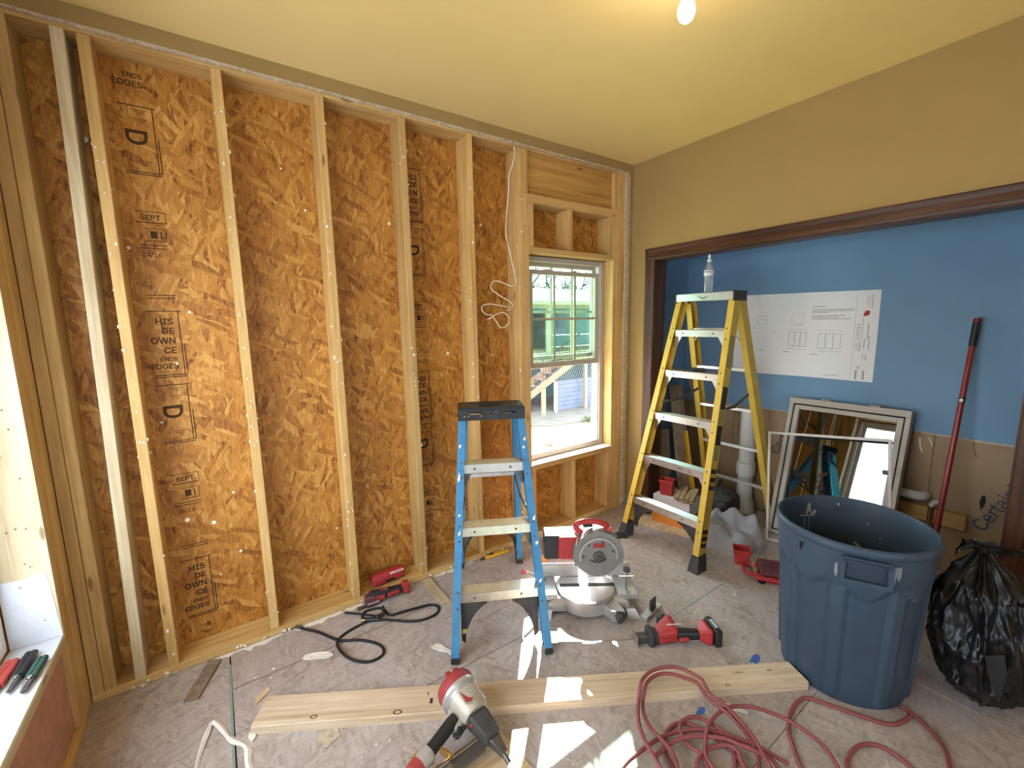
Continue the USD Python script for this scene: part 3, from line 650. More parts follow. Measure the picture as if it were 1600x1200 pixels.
    # spreaders
    for s in (-1, 1):
        zz = hf * .56; a, b = at(s, zz) + V(-s * .018, .03, 0), rq(s, zz + .06) + V(-s * .018, -.03, 0); mid = (a + b) / 2 + V(0, 0, -.03)
        obj('spreader', [bar(a, mid, .004, .020, (1, 0, 0)), bar(mid, b, .004, .020, (1, 0, 0))], 'steel_dark', t)
        obj('spreader_hinge', lathe_on([(0, -.006), (.012, -.006), (.012, .006), (0, .006)], mid, (1, 0, 0), 12), 'steel_dark', t)
    return t, at, rq

# ---- the blue four-foot ladder
bl, at, rq = ladder('blue_stepladder', 'blue fiberglass stepladder with a black top, standing in front of the stud wall', (-1.795, -.795, 0), -27.9, 1.12, .219, .148, .34, .80, (.29, .575, .86), 'fiber_blue', small=True)
cw, cy0, cy1, cz = .168, .285, .455, 1.135
top = obj('top_cap', [box(-cw, cw, cy0, cy1, cz - .012, cz, .003),
    plate(sbox(-cw, -.062, cw, -.011).difference(shapely.unary_union([rounded(.072, .012, .006), ]).buffer(0)) if False else
          sbox(-cw, -.062, cw, -.011).difference(shapely.unary_union([shapely.affinity.translate(rounded(.070, .012, .006), xx, -.027) for xx in (-.078, .09)])), .006, (1, 0, 0), (0, 0, 1), (0, cy0 + .006, cz)),
    box(-cw, cw, cy1 - .006, cy1, cz - .062, cz - .011, .001), box(-cw, -cw + .006, cy0 + .006, cy1 - .006, cz - .062, cz - .011, .001), box(cw - .006, cw, cy0 + .006, cy1 - .006, cz - .062, cz - .011, .001)], 'black_plastic', bl)
obj('tool_tray_ridge', [tube([(.055 * k * math.cos(a), (cy0 + cy1) / 2 + .022 * k * math.sin(a), cz + .001) for a in np.linspace(0, 2 * np.pi, 28)], .004, 6) for k in (1.0, .6)] +
    [bar((-cw + .01, y, cz), (cw - .01, y, cz), .007, .006, (0, 1, 0)) for y in (cy0 + .012, cy1 - .012)] + [bar((x, cy0 + .02, cz), (x + .02, cy1 - .02, cz), .006, .005) for x in (-.14, -.115, .1, .125)], 'black_plastic', top)
obj('embossed_word', text('WARNING', .012, (1, 0, 0), (0, 0, 1), (-.055, cy0 - .0002, cz - .052), .0012, True), 'black_dusty', top, smooth=False)
for x in (-.135, -.115, -.055, .02): obj('screw_head', lathe_on([(0, 0), (.004, 0), (.003, .0016), (0, .002)], (x, cy0 - .0001, cz - .040 + (.02 if x > 0 else 0)), (0, -1, 0), 8), 'steel', top)
fk = np.random.default_rng(3)
for k in range(10):
    s = -1 if k % 2 else 1; z = .25 + .8 * fk.random(); q = at(s, z)
    pl = [(.006 * fk.random() + .003, 0), (.012 * fk.random(), .02 * fk.random() + .006), (-.006, .008), (-.004, -.012 * fk.random())]
    try: obj('paint_fleck', plate(Polygon(pl).convex_hull, .0008, (1, 0, 0), unit(V(0, .2, 1)), q + V((fk.random() - .5) * .02, -.0345, 0)), 'paint_fleck', bl, smooth=False)
    except Exception: pass
obj('rating_label', plate(rounded(.026, .022, .003), .0012, (1, 0, 0), (0, 0, 1), V(-.166, -.0190, .165)), 'decal_olive', bl, smooth=False)

# ---- the yellow six-foot ladder in the closet opening
yl, yat, yrq = ladder('yellow_stepladder', 'tall yellow fiberglass stepladder straddling the closet opening', (-.43, -.6425, 0), -90, 1.72, .285, .190, .46, 1.05, (.29, .59, .895, 1.195, 1.475), 'fiber_yellow')
cw, cy0, cy1, cz = .205, .405, .560, 1.725
top = obj('top_cap', [box(-cw, cw, cy0, cy1, cz - .010, cz, .003), box(-cw, cw, cy0, cy0 + .004, cz - .052, cz - .009, .001), box(-cw, cw, cy1 - .004, cy1, cz - .052, cz - .009, .001)], 'alu', yl)
for s in (-1, 1): obj('cap_end', box(s * cw, s * (cw + .008), cy0 - .004, cy1 + .004, cz - .062, cz + .003, .002), 'black_dusty', top)
obj('top_emblem', plate(Polygon([(-.045, .008), (0, -.012), (.045, .008), (.03, .006), (0, -.004), (-.03, .006)]), .0012, (1, 0, 0), (0, 0, 1), (0, cy0 + .0002, cz - .030)), 'steel_dark', top, smooth=False)
# decals on the outside of the near rail
def on_rail(s, z, w, h, m, name, off=0.0):
    a, b = yat(s, z - h / 2), yat(s, z + h / 2)
    return obj(name, bar(a + V(s * .0204, off, 0), b + V(s * .0204, off, 0), .0012, w, (1, 0, 0)), m, yl, smooth=False)
for z, w, h, m in ((1.34, .056, .20, 'decal_olive'), (1.05, .056, .14, 'decal_black'), (.93, .054, .09, 'decal_olive'), (.82, .056, .12, 'decal_black'), (.71, .054, .09, 'decal_olive')):
    on_rail(1, z, w, h, m, 'warning_decal')
for k, z in enumerate((.60, .55, .50, .235, .195, .155)): on_rail(1, z, .060, .026, 'decal_black', 'hazard_stripe')
obj('step_scribble', tube(spline([(.045, .1262, .565), (.050, .1262, .578), (.054, .1262, .562), (.060, .1262, .577), (.064, .1262, .563), (.070, .1262, .575), (.074, .1262, .566), (.084, .1262, .570), (.094, .1262, .562)], 5), .0016, 5), 'print_dark', yl, smooth=False)

# ================================================================ THINGS ON THE LADDERS AND WALLS
bt = thing('water_bottle', 'clear plastic water bottle with a white sport cap, on top of the yellow ladder', 'bottle', (.045, -.635, 1.7265))
prof = [(0, 0), (.026, 0), (.031, .004), (.0315, .02), (.030, .026), (.0315, .032), (.030, .040), (.0315, .046), (.030, .055), (.0315, .062), (.028, .085), (.0285, .100), (.0318, .112), (.0318, .150), (.030, .160), (.024, .180), (.014, .196), (.0125, .204), (.0125, .208), (0, .208)]
obj('bottle_body', lathe(prof, 32), 'bottle_plastic', bt, smooth=50)
obj('wrap_label', lathe([(.0322, .114), (.0322, .149), (.0318, .149), (.0318, .114), (.0322, .114)], 32), 'box_white', bt)
obj('label_print', [tube([(.0327 * math.cos(a), .0327 * math.sin(a), .128 + .008 * math.sin(2 * a + 1)) for a in np.linspace(2.2, 5.0, 12)], .0016, 5), tube([(.0327 * math.cos(a), .0327 * math.sin(a), .140 + .003 * math.sin(5 * a)) for a in np.linspace(2.6, 4.4, 8)], .0018, 5)], 'steel_dark', bt)
obj('sport_cap', lathe([(0, .205), (.0145, .205), (.0145, .218), (.012, .221), (.0075, .224), (.007, .236), (.0095, .240), (.0085, .250), (.004, .256), (0, .256)], 24), 'box_white', bt)

sc = thing('pry_tool', 'dark flat pry tool lying on the fourth step of the yellow ladder', 'hand tool', (-.085, -.60, 1.1975), -84)
obj('blade', [box(-.115, .02, -.009, .009, .0015, .007, .002)], 'steel_dark', sc)
obj('handle', lathe_on([(0, 0), (.010, .003), (.0125, .02), (.0115, .05), (.013, .08), (.008, .095), (0, .096)], (.0185, 0, .0131), (1, 0, 0), 14), 'black_plastic', sc)

pl = thing('construction_drawing', 'large white window drawing sheet taped to the blue closet wall', 'drawing', (DX - .0012, 0, 0))
Yd, Zd = (0, -1, 0), (0, 0, 1)
sheetpts = [(.460, 1.117), (.70, 1.118), (1.0, 1.121), (1.384, 1.118), (1.386, 1.42), (1.384, 1.714), (1.0, 1.7215), (.6, 1.727), (.462, 1.729)]
obj('paper_sheet', plate(sheetpts, .0010, Yd, Zd, (0, 0, 0)), 'paper', pl, smooth=False)
def ln(y0, z0, y1, z1, t=.002, m='print_grey'): return bar((-.0014, -y0, z0), (-.0014, -y1, z1), .0006, t, (1, 0, 0))
g = []
def elevation(y, z, w, h, n):
    o = [ln(y, z, y + w, z, .003), ln(y, z + h, y + w, z + h, .003), ln(y - .01, z + h + .02, y + w + .01, z + h + .02), ln(y - .01, z - .02, y + w + .01, z - .02)]
    for k in range(n + 1): o += [ln(y + w * k / n, z, y + w * k / n, z + h, .004 if 0 < k < n else .003)]
    o += [ln(y, z + h * .5, y + w, z + h * .5, .0015)]
    return o
obj('window_elevation', elevation(.865, 1.340, .115, .10, 3), 'print_grey', pl, smooth=False)
obj('window_elevation', elevation(1.055, 1.332, .135, .10, 3), 'print_grey', pl, smooth=False)
obj('detail_plan', [ln(.63, 1.56, .70, 1.56), ln(.63, 1.50, .70, 1.50), ln(.63, 1.50, .63, 1.56), ln(.70, 1.50, .70, 1.58), ln(.66, 1.59, .70, 1.59), ln(.655, 1.535, .69, 1.535)], 'print_grey', pl, smooth=False)
obj('detail_plan', [ln(.88, 1.58, .955, 1.58, .0012), ln(.88, 1.50, .955, 1.50, .0012), ln(.88, 1.50, .88, 1.58, .0012), ln(.955, 1.50, .955, 1.58, .0012), ln(.91, 1.492, .95, 1.492, .003)], 'print_grey', pl, smooth=False)
for i, (z, w) in enumerate(((1.62, .08), (1.598, .25), (1.588, .24), (1.578, .10), (1.556, .20), (1.545, .16), (1.534, .23))): g.append(ln(1.005, z, 1.005 + w, z, .005))
for q in g: obj('note_line', q, 'print_grey', pl, smooth=False)
for q in [ln(.66, 1.30, .70, 1.30, .004), ln(.83, 1.295, .88, 1.295, .005), ln(1.01, 1.285, 1.06, 1.285, .004), ln(1.10, 1.145, 1.19, 1.145, .004), ln(.74, 1.445, .79, 1.445, .003), ln(.60, 1.435, .69, 1.435, .0012), ln(.56, 1.47, .62, 1.47, .0012)]: obj('caption_line', q, 'print_grey', pl, smooth=False)
for q in [ln(1.262, 1.13, 1.262, 1.70, .0015), ln(1.345, 1.60, 1.345, 1.69, .004), ln(1.33, 1.60, 1.33, 1.68, .002), ln(1.318, 1.62, 1.318, 1.69, .002), ln(1.305, 1.40, 1.305, 1.54, .003), ln(1.335, 1.40, 1.335, 1.50, .006), ln(1.32, 1.34, 1.32, 1.40, .006), ln(1.345, 1.33, 1.345, 1.42, .005), ln(1.30, 1.32, 1.30, 1.38, .004),
    ln(1.335, 1.26, 1.335, 1.30, .005), ln(1.318, 1.26, 1.318, 1.30, .003), ln(1.30, 1.20, 1.30, 1.22, .008), ln(1.29, 1.13, 1.29, 1.19, .012), ln(1.33, 1.13, 1.33, 1.19, .012)]: obj('title_line', q, 'print_grey', pl, smooth=False)
obj('handwritten_title', text('PERMIT SET', .022, (0, 0, -1), (0, -1, 0), (-.0012, -1.272, 1.50), .0007), 'print_grey', pl, smooth=False)
obj('logo_mark', plate(Polygon([(0, 0), (.022, 0), (.034, .012), (.034, .034), (.012, .034), (.004, .018)]), .0007, Yd, Zd, (-.0011, -1.302, 1.55)), 'print_red', pl, smooth=False)

# white cable hanging on the studs
cb = thing('electric_cable', 'thin white cable hanging in a tangle on the studs beside the window', 'cable')
Cp = [(-1.119, 2.63), (-1.122, 2.58), (-1.136, 2.513), (-1.161, 2.452), (-1.173, 2.356), (-1.187, 2.202), (-1.19, 2.086), (-1.168, 1.97), (-1.131, 1.853), (-1.122, 1.80), (-1.173, 1.783), (-1.246, 1.808), (-1.294, 1.806), (-1.318, 1.782), (-1.309, 1.759), (-1.248, 1.721), (-1.175, 1.682), (-1.151, 1.657), (-1.176, 1.649), (-1.25, 1.657), (-1.326, 1.668), (-1.378, 1.656), (-1.388, 1.629), (-1.356, 1.601), (-1.323, 1.601), (-1.301, 1.569), (-1.254, 1.52), (-1.204, 1.535), (-1.198, 1.58), (-1.227, 1.613), (-1.275, 1.609), (-1.338, 1.581), (-1.360, 1.573)]
P3 = [(x, -.012 - .010 * (i % 3 == 1) - (.012 if i > 22 else 0), z) for i, (x, z) in enumerate(Cp)]
obj('wire', tube(spline(P3, 6), .0034, 7), 'cable_white', cb)
obj('wire_nut', cyl((-1.358, -.026, 1.574), (-1.385, -.028, 1.562), .0075, .0045, 10), 'red_grip', cb, label='red wire nut')
obj('cable_tag', bar((-1.205, -.024, 1.628), (-1.175, -.024, 1.636), .010, .006, (0, 1, 0), .001), 'foam_white', cb)
obj('staple', [box(-1.129, -1.109, -.0165, -.0002, 2.600, 2.604)], 'steel', cb)

# ceiling lamp with its bare bulb
lp = thing('ceiling_lamp', 'bare glowing bulb in a dark socket hanging from the ceiling', 'lamp', (-1.405, -1.389, 0))
obj('ceiling_rose', lathe([(0, H - .0005), (.055, H - .0005), (.055, H - .012), (.03, H - .024), (0, H - .024)], 28), 'black_plastic', lp)
obj('stem', cyl((0, 0, H - .024), (0, 0, 2.645), .007, sides=10), 'black_plastic', lp)
obj('socket', lathe([(0, 2.648), (.017, 2.648), (.021, 2.630), (.021, 2.588), (0, 2.588)], 20), 'black_plastic', lp)
obj('bulb', lathe([(0, 2.587), (.013, 2.587), (.015, 2.575), (.026, 2.552), (.028, 2.537), (.022, 2.518), (.010, 2.508), (0, 2.507)], 20), 'bulb_glow', lp)
# ================================================================ TRASH CAN, BAG, LEANING FRAMES, POLE, PIPES
tc = thing('trash_can', 'big open blue-grey plastic trash can at the right, beside the black bag', 'trash can', (-.604, -1.730, 0))
NT = 168; th = np.linspace(0, 2 * np.pi, NT, endpoint=False)
def rib(t):      # eight pairs of raised ribs on the body
    u = ((np.degrees(t) - 178) % 45) / 45; return np.clip(np.minimum((u - .10) / .02, (.40 - u) / .02), 0, 1)
def body_r(t, z):
    base = .221 + .034 * (z / .69)
    low = np.clip(z / .02, 0, 1) * np.clip((.50 + .03 * np.sin(8 * t + .6) - z) / .012, 0, 1)
    col = np.clip((z - .50 - .03 * np.sin(8 * t + .6)) / .012, 0, 1)
    return base + .012 * rib(t) * low + .015 * col
zs = [0, .006, .02, .06, .15, .25, .35, .42, .455, .475, .49, .505, .52, .54, .56, .59, .62, .645, .655]
rings = [[(body_r(t, z) * math.cos(t), body_r(t, z) * math.sin(t), z) for t in th] for z in zs]
for r, z in ((.272, .657), (.2775, .664), (.2790, .675), (.2775, .686), (.273, .692), (.266, .694), (.261, .690), (.259, .682)): rings.append([(r * math.cos(t), r * math.sin(t), z) for t in th])
for z in (.60, .45, .30, .15, .03, .010): rings.append([((.217 + .034 * z / .69) * math.cos(t), (.217 + .034 * z / .69) * math.sin(t), z) for t in th])
v = np.array(rings).reshape(-1, 3); nr = len(rings); f = []
for i in range(nr - 1):
    for j in range(NT):
        k = (j + 1) % NT; f += [(i * NT + j, i * NT + k, (i + 1) * NT + k), (i * NT + j, (i + 1) * NT + k, (i + 1) * NT + j)]
v = np.vstack([v, [[0, 0, 0], [0, 0, .010]]]); c = len(v) - 2
for j in range(NT):
    k = (j + 1) % NT; f += [(c, k, j), (c + 1, (nr - 1) * NT + j, (nr - 1) * NT + k)]
can = obj('can_body', trimesh.Trimesh(v, f, process=False), 'can_grey', tc, smooth=40)
def can_handle(a):
    a = math.radians(a); o = V(math.cos(a), math.sin(a), 0); sd = V(-math.sin(a), math.cos(a), 0); up = V(0, 0, 1); c = o * .268 + V(0, 0, .603)
    fr = rounded(.158, .098, .012).difference(shapely.affinity.translate(rounded(.130, .072, .006), 0, .004))
    hd = obj('handle', plate(fr, .024, sd, up, c), 'can_grey', tc, smooth=False)
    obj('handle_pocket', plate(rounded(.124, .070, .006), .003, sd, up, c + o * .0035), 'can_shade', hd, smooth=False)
    obj('handle_lip', [bar(c + o * .018 - sd * .075 + up * .044, c + o * .018 + sd * .075 + up * .044, .012, .020, o, .003), bar(c + o * .012 - sd * .070 - up * .046, c + o * .012 - sd * .066 + up * .044, .020, .012, o, .003), bar(c + o * .012 + sd * .070 - up * .046, c + o * .012 + sd * .066 + up * .044, .020, .012, o, .003)], 'can_grey', hd)
can_handle(206); can_handle(26)
def scuff(pts, z0, seed, inner=False, name='scuff', m='can_scuff'):
    """a patch that follows the wall: pts in (angle, height)"""
    out = []
    for a, z in pts:
        t = math.radians(a); r = (.217 + .034 * z / .69 - .0012) if inner else body_r(np.array(t), z) + .0010
        out.append((r * math.cos(t), r * math.sin(t), z))
    p = np.array(out); ctr = p.mean(0); n = len(p)
    fs = [(n, i, (i + 1) % n) for i in range(n)]; fs += [(a, c, b) for a, b, c in fs]
    obj(name, trimesh.Trimesh(np.vstack([p, ctr]), fs, process=False), m, tc, smooth=False)
scuff([(186.5, .605), (188.0, .612), (188.6, .585), (188.4, .560), (187.2, .548), (186.2, .575)], 0, 1)
scuff([(225, .635), (230, .637), (230.5, .60), (229, .575), (227.5, .598), (226, .560), (224.6, .60)], 0, 2)
for pts in ([(57, .66), (60, .66), (62.5, .61), (60.5, .60), (59, .63), (57, .605), (55.5, .61)], [(50, .62), (53, .63), (56, .603), (52, .603)], [(52, .602), (70, .606), (70, .600), (52, .596)], [(28, .668), (31, .668), (29.5, .65)], [(58, .6), (58.6, .6), (58.6, .48), (58, .48)], [(63, .6), (63.7, .6), (63.6, .45), (63, .45)], [(-5, .44), (12, .50), (14, .49), (-4, .43)], [(-10, .55), (-8, .552), (-9, .542)], [(2, .60), (3.5, .602), (3, .59)]):
    scuff(pts, 0, 3, inner=True)
scuff([(158, .635), (161.5, .635), (161.5, .625), (159.4, .622), (159.4, .612), (161, .608), (159.2, .598), (158, .600)], 0, 4, name='mould_mark', m='decal_black')

bg = thing('trash_bag', 'full black plastic trash bag with a tied neck, leaning at the closet casing', 'trash bag', (-.315, -2.125, 0))
s = trimesh.creation.icosphere(5, 1.0); P = s.vertices.copy()
zz = (P[:, 2] + 1) / 2; ang = np.arctan2(P[:, 1], P[:, 0])
prof = np.interp(zz, [0, .04, .12, .3, .5, .66, .8, .9, .96, 1], [0, .12, .18, .215, .215, .195, .15, .085, .04, .02])
r0 = np.hypot(P[:, 0], P[:, 1]) + 1e-9
hgt = .63 * zz
wob = 1 + .20 * (meshkit.fbm(np.c_[np.cos(ang) * 1.3 + 4, np.sin(ang) * 1.3, hgt * 3.0], 3, 4) - .5) * 2
fold = np.abs(meshkit.fbm(np.c_[np.cos(ang) * 3.2 + 9, np.sin(ang) * 3.2 + 2, hgt * 5.5], 4, 9) - .5) * 2
pl_ = .012 * np.sin(ang * 11 + 5 * meshkit.noise(np.c_[hgt * 9, np.cos(ang), np.sin(ang)])) * np.clip((zz - .55) / .3, 0, 1)
rad = prof * wob - .07 * (fold ** .7) * np.clip(prof / .15, 0, 1) + pl_
lean = np.c_[.06 * (hgt / .56) ** 1.5 * 0 - .02 * zz, .05 * zz ** 2]
s.vertices = np.c_[P[:, 0] / r0 * rad + lean[:, 0], P[:, 1] / r0 * rad * .80 + lean[:, 1], np.maximum(hgt, .001)]
obj('bag_body', s, 'bag_black', bg, smooth=70)
top = V(-.02, .05, .62)
obj('tied_neck', lathe([(0, -.02), (.020, -.02), (.026, .0), (.016, .016), (.018, .028), (0, .03)], 14, top), 'bag_black', bg)
def ear(d, l, w, seed):
    d = unit(d); sd = unit(np.cross(d, (0, 0, 1))); up = np.cross(sd, d); rr = np.random.default_rng(seed); v, f = [], []
    for i in range(12):
        t = i / 11; ww = w * (math.sin(math.pi * min(t * 1.1 + .08, 1)) ** .6) + .006; c_ = top + d * l * t + up * (.02 * math.sin(3 * t) - .03 * t * t)
        for j in range(7):
            q = (j / 6 - .5) * 2; v.append(c_ + sd * ww * q + up * (.012 * math.sin(j * 2.1 + i) + .014 * q * q))
    for i in range(11):
        for j in range(6):
            a = i * 7 + j; f += [(a, a + 1, a + 8), (a, a + 8, a + 7)]
    v = np.array(v); f = np.array(f); n = len(v)
    return trimesh.Trimesh(np.vstack([v, v + V(0, 0, -.0015)]), np.vstack([f, f[:, ::-1] + n]), process=False)
obj('tie_ear', ear(V(.55, -1.0, -.10), .19, .026, 1), 'bag_black', bg, smooth=70)
obj('tie_ear', ear(V(-.5, .5, .10), .085, .026, 2), 'bag_black', bg, smooth=70)
obj('bag_flap', plate([(0, 0), (.05, .02), (.06, -.05), (.045, -.17), (.01, -.06)], .002, unit(V(.45, -.9, 0)), unit(V(.15, -.05, 1)), (-.222, -.015, .30)), 'bag_black', bg, smooth=False)

# the old window sash leaning in the closet
H_ = math.hypot(.96, .23); tilt = unit(V(.23, 0, .96)); sx = V(0, -1, 0); nrm = np.cross(sx, tilt)      # nrm points to the room
os_ = thing('old_window_sash', 'old taupe window sash with glass leaning on the closet wall behind the trash can', 'window sash', (.455, -.945, 0))
def lf(x0, x1, z0, z1, d0, d1, b=.002):      # a box in the leaning plane: x right, z up the slope, d towards the room
    return place(box(x0, x1, z0, z1, d0, d1, b), sx, tilt, (0, 0, .004))
def lframe(x0, x1, z0, z1, w, d0, d1, b=.002): return [lf(x0, x0 + w, z0, z1, d0, d1, b), lf(x1 - w, x1, z0, z1, d0, d1, b), lf(x0 + w, x1 - w, z1 - w, z1, d0, d1, b), lf(x0 + w, x1 - w, z0, z0 + w, d0, d1, b)]
def flip(ms): return ms
obj('outer_frame', lframe(0, .67, 0, H_, .026, -.034, .030), 'vinyl_tan', os_)
obj('top_rail', lf(.0, .67, H_ - .036, H_ + .004, .022, .034), 'vinyl_tan', os_)
obj('shadow_gap', lframe(.026, .644, .026, H_ - .036, .008, -.02, .012, .0005), 'dark_gap', os_)
obj('sash_frame', lframe(.034, .636, .034, H_ - .044, .030, -.012, .022), 'vinyl_tan', os_)
obj('pane', lf(.064, .606, .064, H_ - .074, -.002, .002, 0), 'glass_mirrorish', os_, smooth=False)
obj('dark_backing', lf(.064, .606, .064, H_ - .074, -.012, -.010, 0), 'black_dusty', os_, smooth=False)
for x in (.185, .455): obj('tilt_latch', lf(x, x + .06, H_ + .004, H_ + .016, -.012, .020, .004), 'vinyl_tan', os_)
# the insect screen frame leaning in front of it
t2 = unit(V(.16, 0, .80)); ca, sa = math.cos(math.radians(7.2)), math.sin(math.radians(7.2))
X2 = V(0, -1, 0) * ca + t2 * sa; Z2 = t2 * ca - V(0, -1, 0) * sa
sf = thing('screen_frame', 'thin pale screen frame leaning askew in front of the old sash', 'screen frame', (.300, -.998, .003))
def sfb(x0, x1, z0, z1, b=.001): return place(box(x0, x1, z0, z1, -.004, .004, b), X2, Z2, (0, 0, 0))
SH = .760
for nm, a in (('stile', (0, .017, 0, SH)), ('stile', (.665, .682, 0, SH)), ('rail', (.0172, .6648, SH - .017, SH)), ('rail', (.0172, .6648, 0, .017))): obj(nm, sfb(*a), 'vinyl', sf)
obj('corner_clip', place(box(.640, .664, .55, .575, -.003, .003), X2, Z2, (0, 0, 0)), 'black_plastic', sf)

ptop, pbot = V(.715, -1.825, 1.525), V(.45, -1.80, .002)
rp = thing('extension_pole', 'long red pole with a black grip leaning on the blue closet wall', 'pole', tuple(pbot))
d = ptop - pbot
obj('shaft', cyl(V(0, 0, 0), d * .90, .0135, sides=16), 'pole_red', rp)
obj('grip', cyl(d * .9002, d * .985, .0165, sides=16), 'black_plastic', rp)
obj('end_cap', cyl(d * .9852, d * 1.0, .0168, .0150, 16), 'pole_red', rp)
obj('collar', cyl(d * .698, d * .712, .0152, sides=16), 'black_plastic', rp)
obj('collar_badge', place(trimesh.creation.cylinder(.009, .003, sections=14), (0, -1, 0), unit(d), d * .705 + V(-.0150, 0, 0)), 'logo_white', rp)

pv = thing('drain_pipe', 'thick white plastic drain pipe standing against the brown closet insulation', 'pipe', (.665, -.655, 0))
obj('pipe', lathe([(0, 0), (.057, 0), (.057, .30), (0, .30)], 28), 'pvc', pv)
obj('coupling', lathe([(.057, .30), (.066, .30), (.068, .306), (.068, .40), (.066, .406), (.058, .406), (.057, .30)], 28), 'pvc', pv)
obj('pipe', lathe([(0, .4065), (.057, .4065), (.057, .84), (0, .84)], 28), 'pvc', pv)
obj('floor_collar', lathe([(.0575, .0), (.080, .0), (.078, .02), (.066, .10), (.0575, .11), (.0575, 0)], 28), 'pvc', pv)
el = thing('pipe_stub', 'short white pipe elbow poking out of the brown insulation behind the can', 'pipe', (.71, -1.50, .448))
obj('arm', cyl(V(0, .10, 0), V(0, -.13, 0), .026, sides=20), 'pvc', el)
obj('elbow', tube(spline([V(0, -.128, 0), V(0, -.165, 0), V(.012, -.188, 0), V(.045, -.195, 0)], 6), .0285, 18), 'pvc', el)
obj('hub', cyl(V(0, -.06, 0), V(0, -.085, 0), .0295, sides=20), 'pvc', el)
cs = thing('copper_stub', 'capped copper pipe stub over the orange wood block in the closet', 'pipe', (.705, -1.735, .25))
obj('riser', cyl(V(0, 0, .0), V(0, 0, .155), .011, sides=12), 'copper', cs)
obj('cap', tube(spline([V(0, 0, .155), V(.0, -.012, .178), V(.01, -.03, .182)], 5), .014, 12), 'pvc', cs)

# crumpled clear plastic on the floor between the ladder and the can
ps = thing('plastic_sheet', 'crumpled translucent plastic sheeting heaped on the floor by the yellow ladder', 'plastic sheet', (.14, -.875, 0))
nx, ny = 46, 40; X = np.linspace(-.27, .15, nx); Y = np.linspace(-.20, .28, ny); G = np.array([[(x, y) for x in X] for y in Y])
peaks = ((.02, .02, .23, .11), (-.10, .13, .19, .10), (.05, -.10, .20, .10), (-.17, .03, .12, .08), (.05, .19, .17, .09), (-.10, -.08, .10, .08))
hz = np.zeros(G.shape[:2])
for px_, py_, h_, r_ in peaks:
    dd = np.abs(G[..., 0] - px_) * .8 + np.abs(G[..., 1] - py_) * .7 + .4 * np.hypot(G[..., 0] - px_, G[..., 1] - py_); hz = np.maximum(hz, h_ * np.clip(1 - dd / (r_ * 2.0), 0, 1))
nn = meshkit.fbm(np.concatenate([G * 7, np.zeros((*G.shape[:2], 1))], -1), 4, 3); rid = 1 - np.abs(nn - .5) * 4
edge = np.clip((1.0 - np.hypot((G[..., 0] + .06) / .21, (G[..., 1] - .04) / .24)) * 4, 0, 1); inside = np.hypot((G[..., 0] + .06) / .21, (G[..., 1] - .04) / .24) < 1.0
from scipy.ndimage import gaussian_filter
hz = gaussian_filter(hz, 1.6) * 1.12
hz = (hz + .022 * rid * np.clip(hz / .05, 0, 1)) * edge + .004
jx = (meshkit.noise(np.concatenate([G * 5, np.ones((*G.shape[:2], 1))], -1)) - .5) * .05
v = np.stack([G[..., 0] + jx, G[..., 1] + jx[:, ::-1] * .8, np.maximum(hz, .003)], -1).reshape(-1, 3)
f = [t for r in range(ny - 1) for c_ in range(nx - 1) if inside[r:r + 2, c_:c_ + 2].any() for t in ((r * nx + c_, r * nx + c_ + 1, (r + 1) * nx + c_ + 1), (r * nx + c_, (r + 1) * nx + c_ + 1, (r + 1) * nx + c_))]
obj('sheet_folds', trimesh.Trimesh(v, f, process=False), 'poly_sheet', ps, smooth=38)

# ---- red bins, boxes, shims, boards in the closet
def bin_(name, label, loc, rotz, w=.085, d=.075, h=.10, taper=.82):
    t = thing(name, label, 'bin', loc, rotz)
    def shell(w0, d0, z, r): return [(x, y, z) for x, y in rounded(w0, d0, r).exterior.coords[:-1]]
    o = [shell(w * taper, d * taper, 0, .008), shell(w, d, h, .008), shell(w + .008, d + .008, h, .010), shell(w + .008, d + .008, h + .006, .010), shell(w - .004, d - .004, h + .006, .007), shell(w * taper - .005, d * taper - .005, .005, .007)]
    n = min(map(len, o)); o = [np.array(q)[np.linspace(0, len(q), n, endpoint=False).astype(int)] for q in o]
    v = np.vstack(o); f = []
    for i in range(len(o) - 1):
        for j in range(n):
            k = (j + 1) % n; f += [(i * n + j, i * n + k, (i + 1) * n + k), (i * n + j, (i + 1) * n + k, (i + 1) * n + j)]
    c0, c1 = len(v), len(v) + 1; v = np.vstack([v, [[0, 0, 0], [0, 0, .005]]])
    for j in range(n): k = (j + 1) % n; f += [(c0, k, j), (c1, (len(o) - 1) * n + j, (len(o) - 1) * n + k)]
    obj('tub', trimesh.Trimesh(v, f, process=False), 'red_plastic', t, smooth=30)
    obj('front_lip', box(-w / 2 - .005, w / 2 + .005, -d / 2 - .0065, -d / 2 - .0042, h - .012, h + .004, .001), 'red_plastic', t)
    return t
bin_('small_red_bin', 'small open red plastic bin on the floor beside the red tool case', (-.125, -1.045, .0), -58, .095, .08, .095)
bin_('small_red_bin', 'small open red plastic bin on top of the white box in the closet', (.06, -.357, .1905), -70, .10, .085, .115, .9)
def carton(name, label, loc, rotz, w, d, h, m, flap=True):
    t = thing(name, label, 'box', loc, rotz)
    obj('body', box(-w / 2, w / 2, -d / 2, d / 2, 0, h - .001, .002), m, t)
    for s in (-1, 1): obj('lid_flap', box(-w / 2, w / 2, min(s * .001, s * d / 2), max(s * .001, s * d / 2), h - .0008, h + .0012, .0005), m, t)
    return t
wb1 = carton('white_carton', 'plain white carton on the closet floor under the red bin and shims', (.105, -.425, .0895), -84, .30, .22, .10, 'box_white')
ob1 = carton('orange_carton', 'flat orange carton under the white carton in the closet', (.06, -.44, .0165), -76, .26, .28, .071, 'box_orange')
obj('side_panel', box(-.132, -.1305, -.139, .10, .0, .069), 'box_white', ob1, label='white end panel')
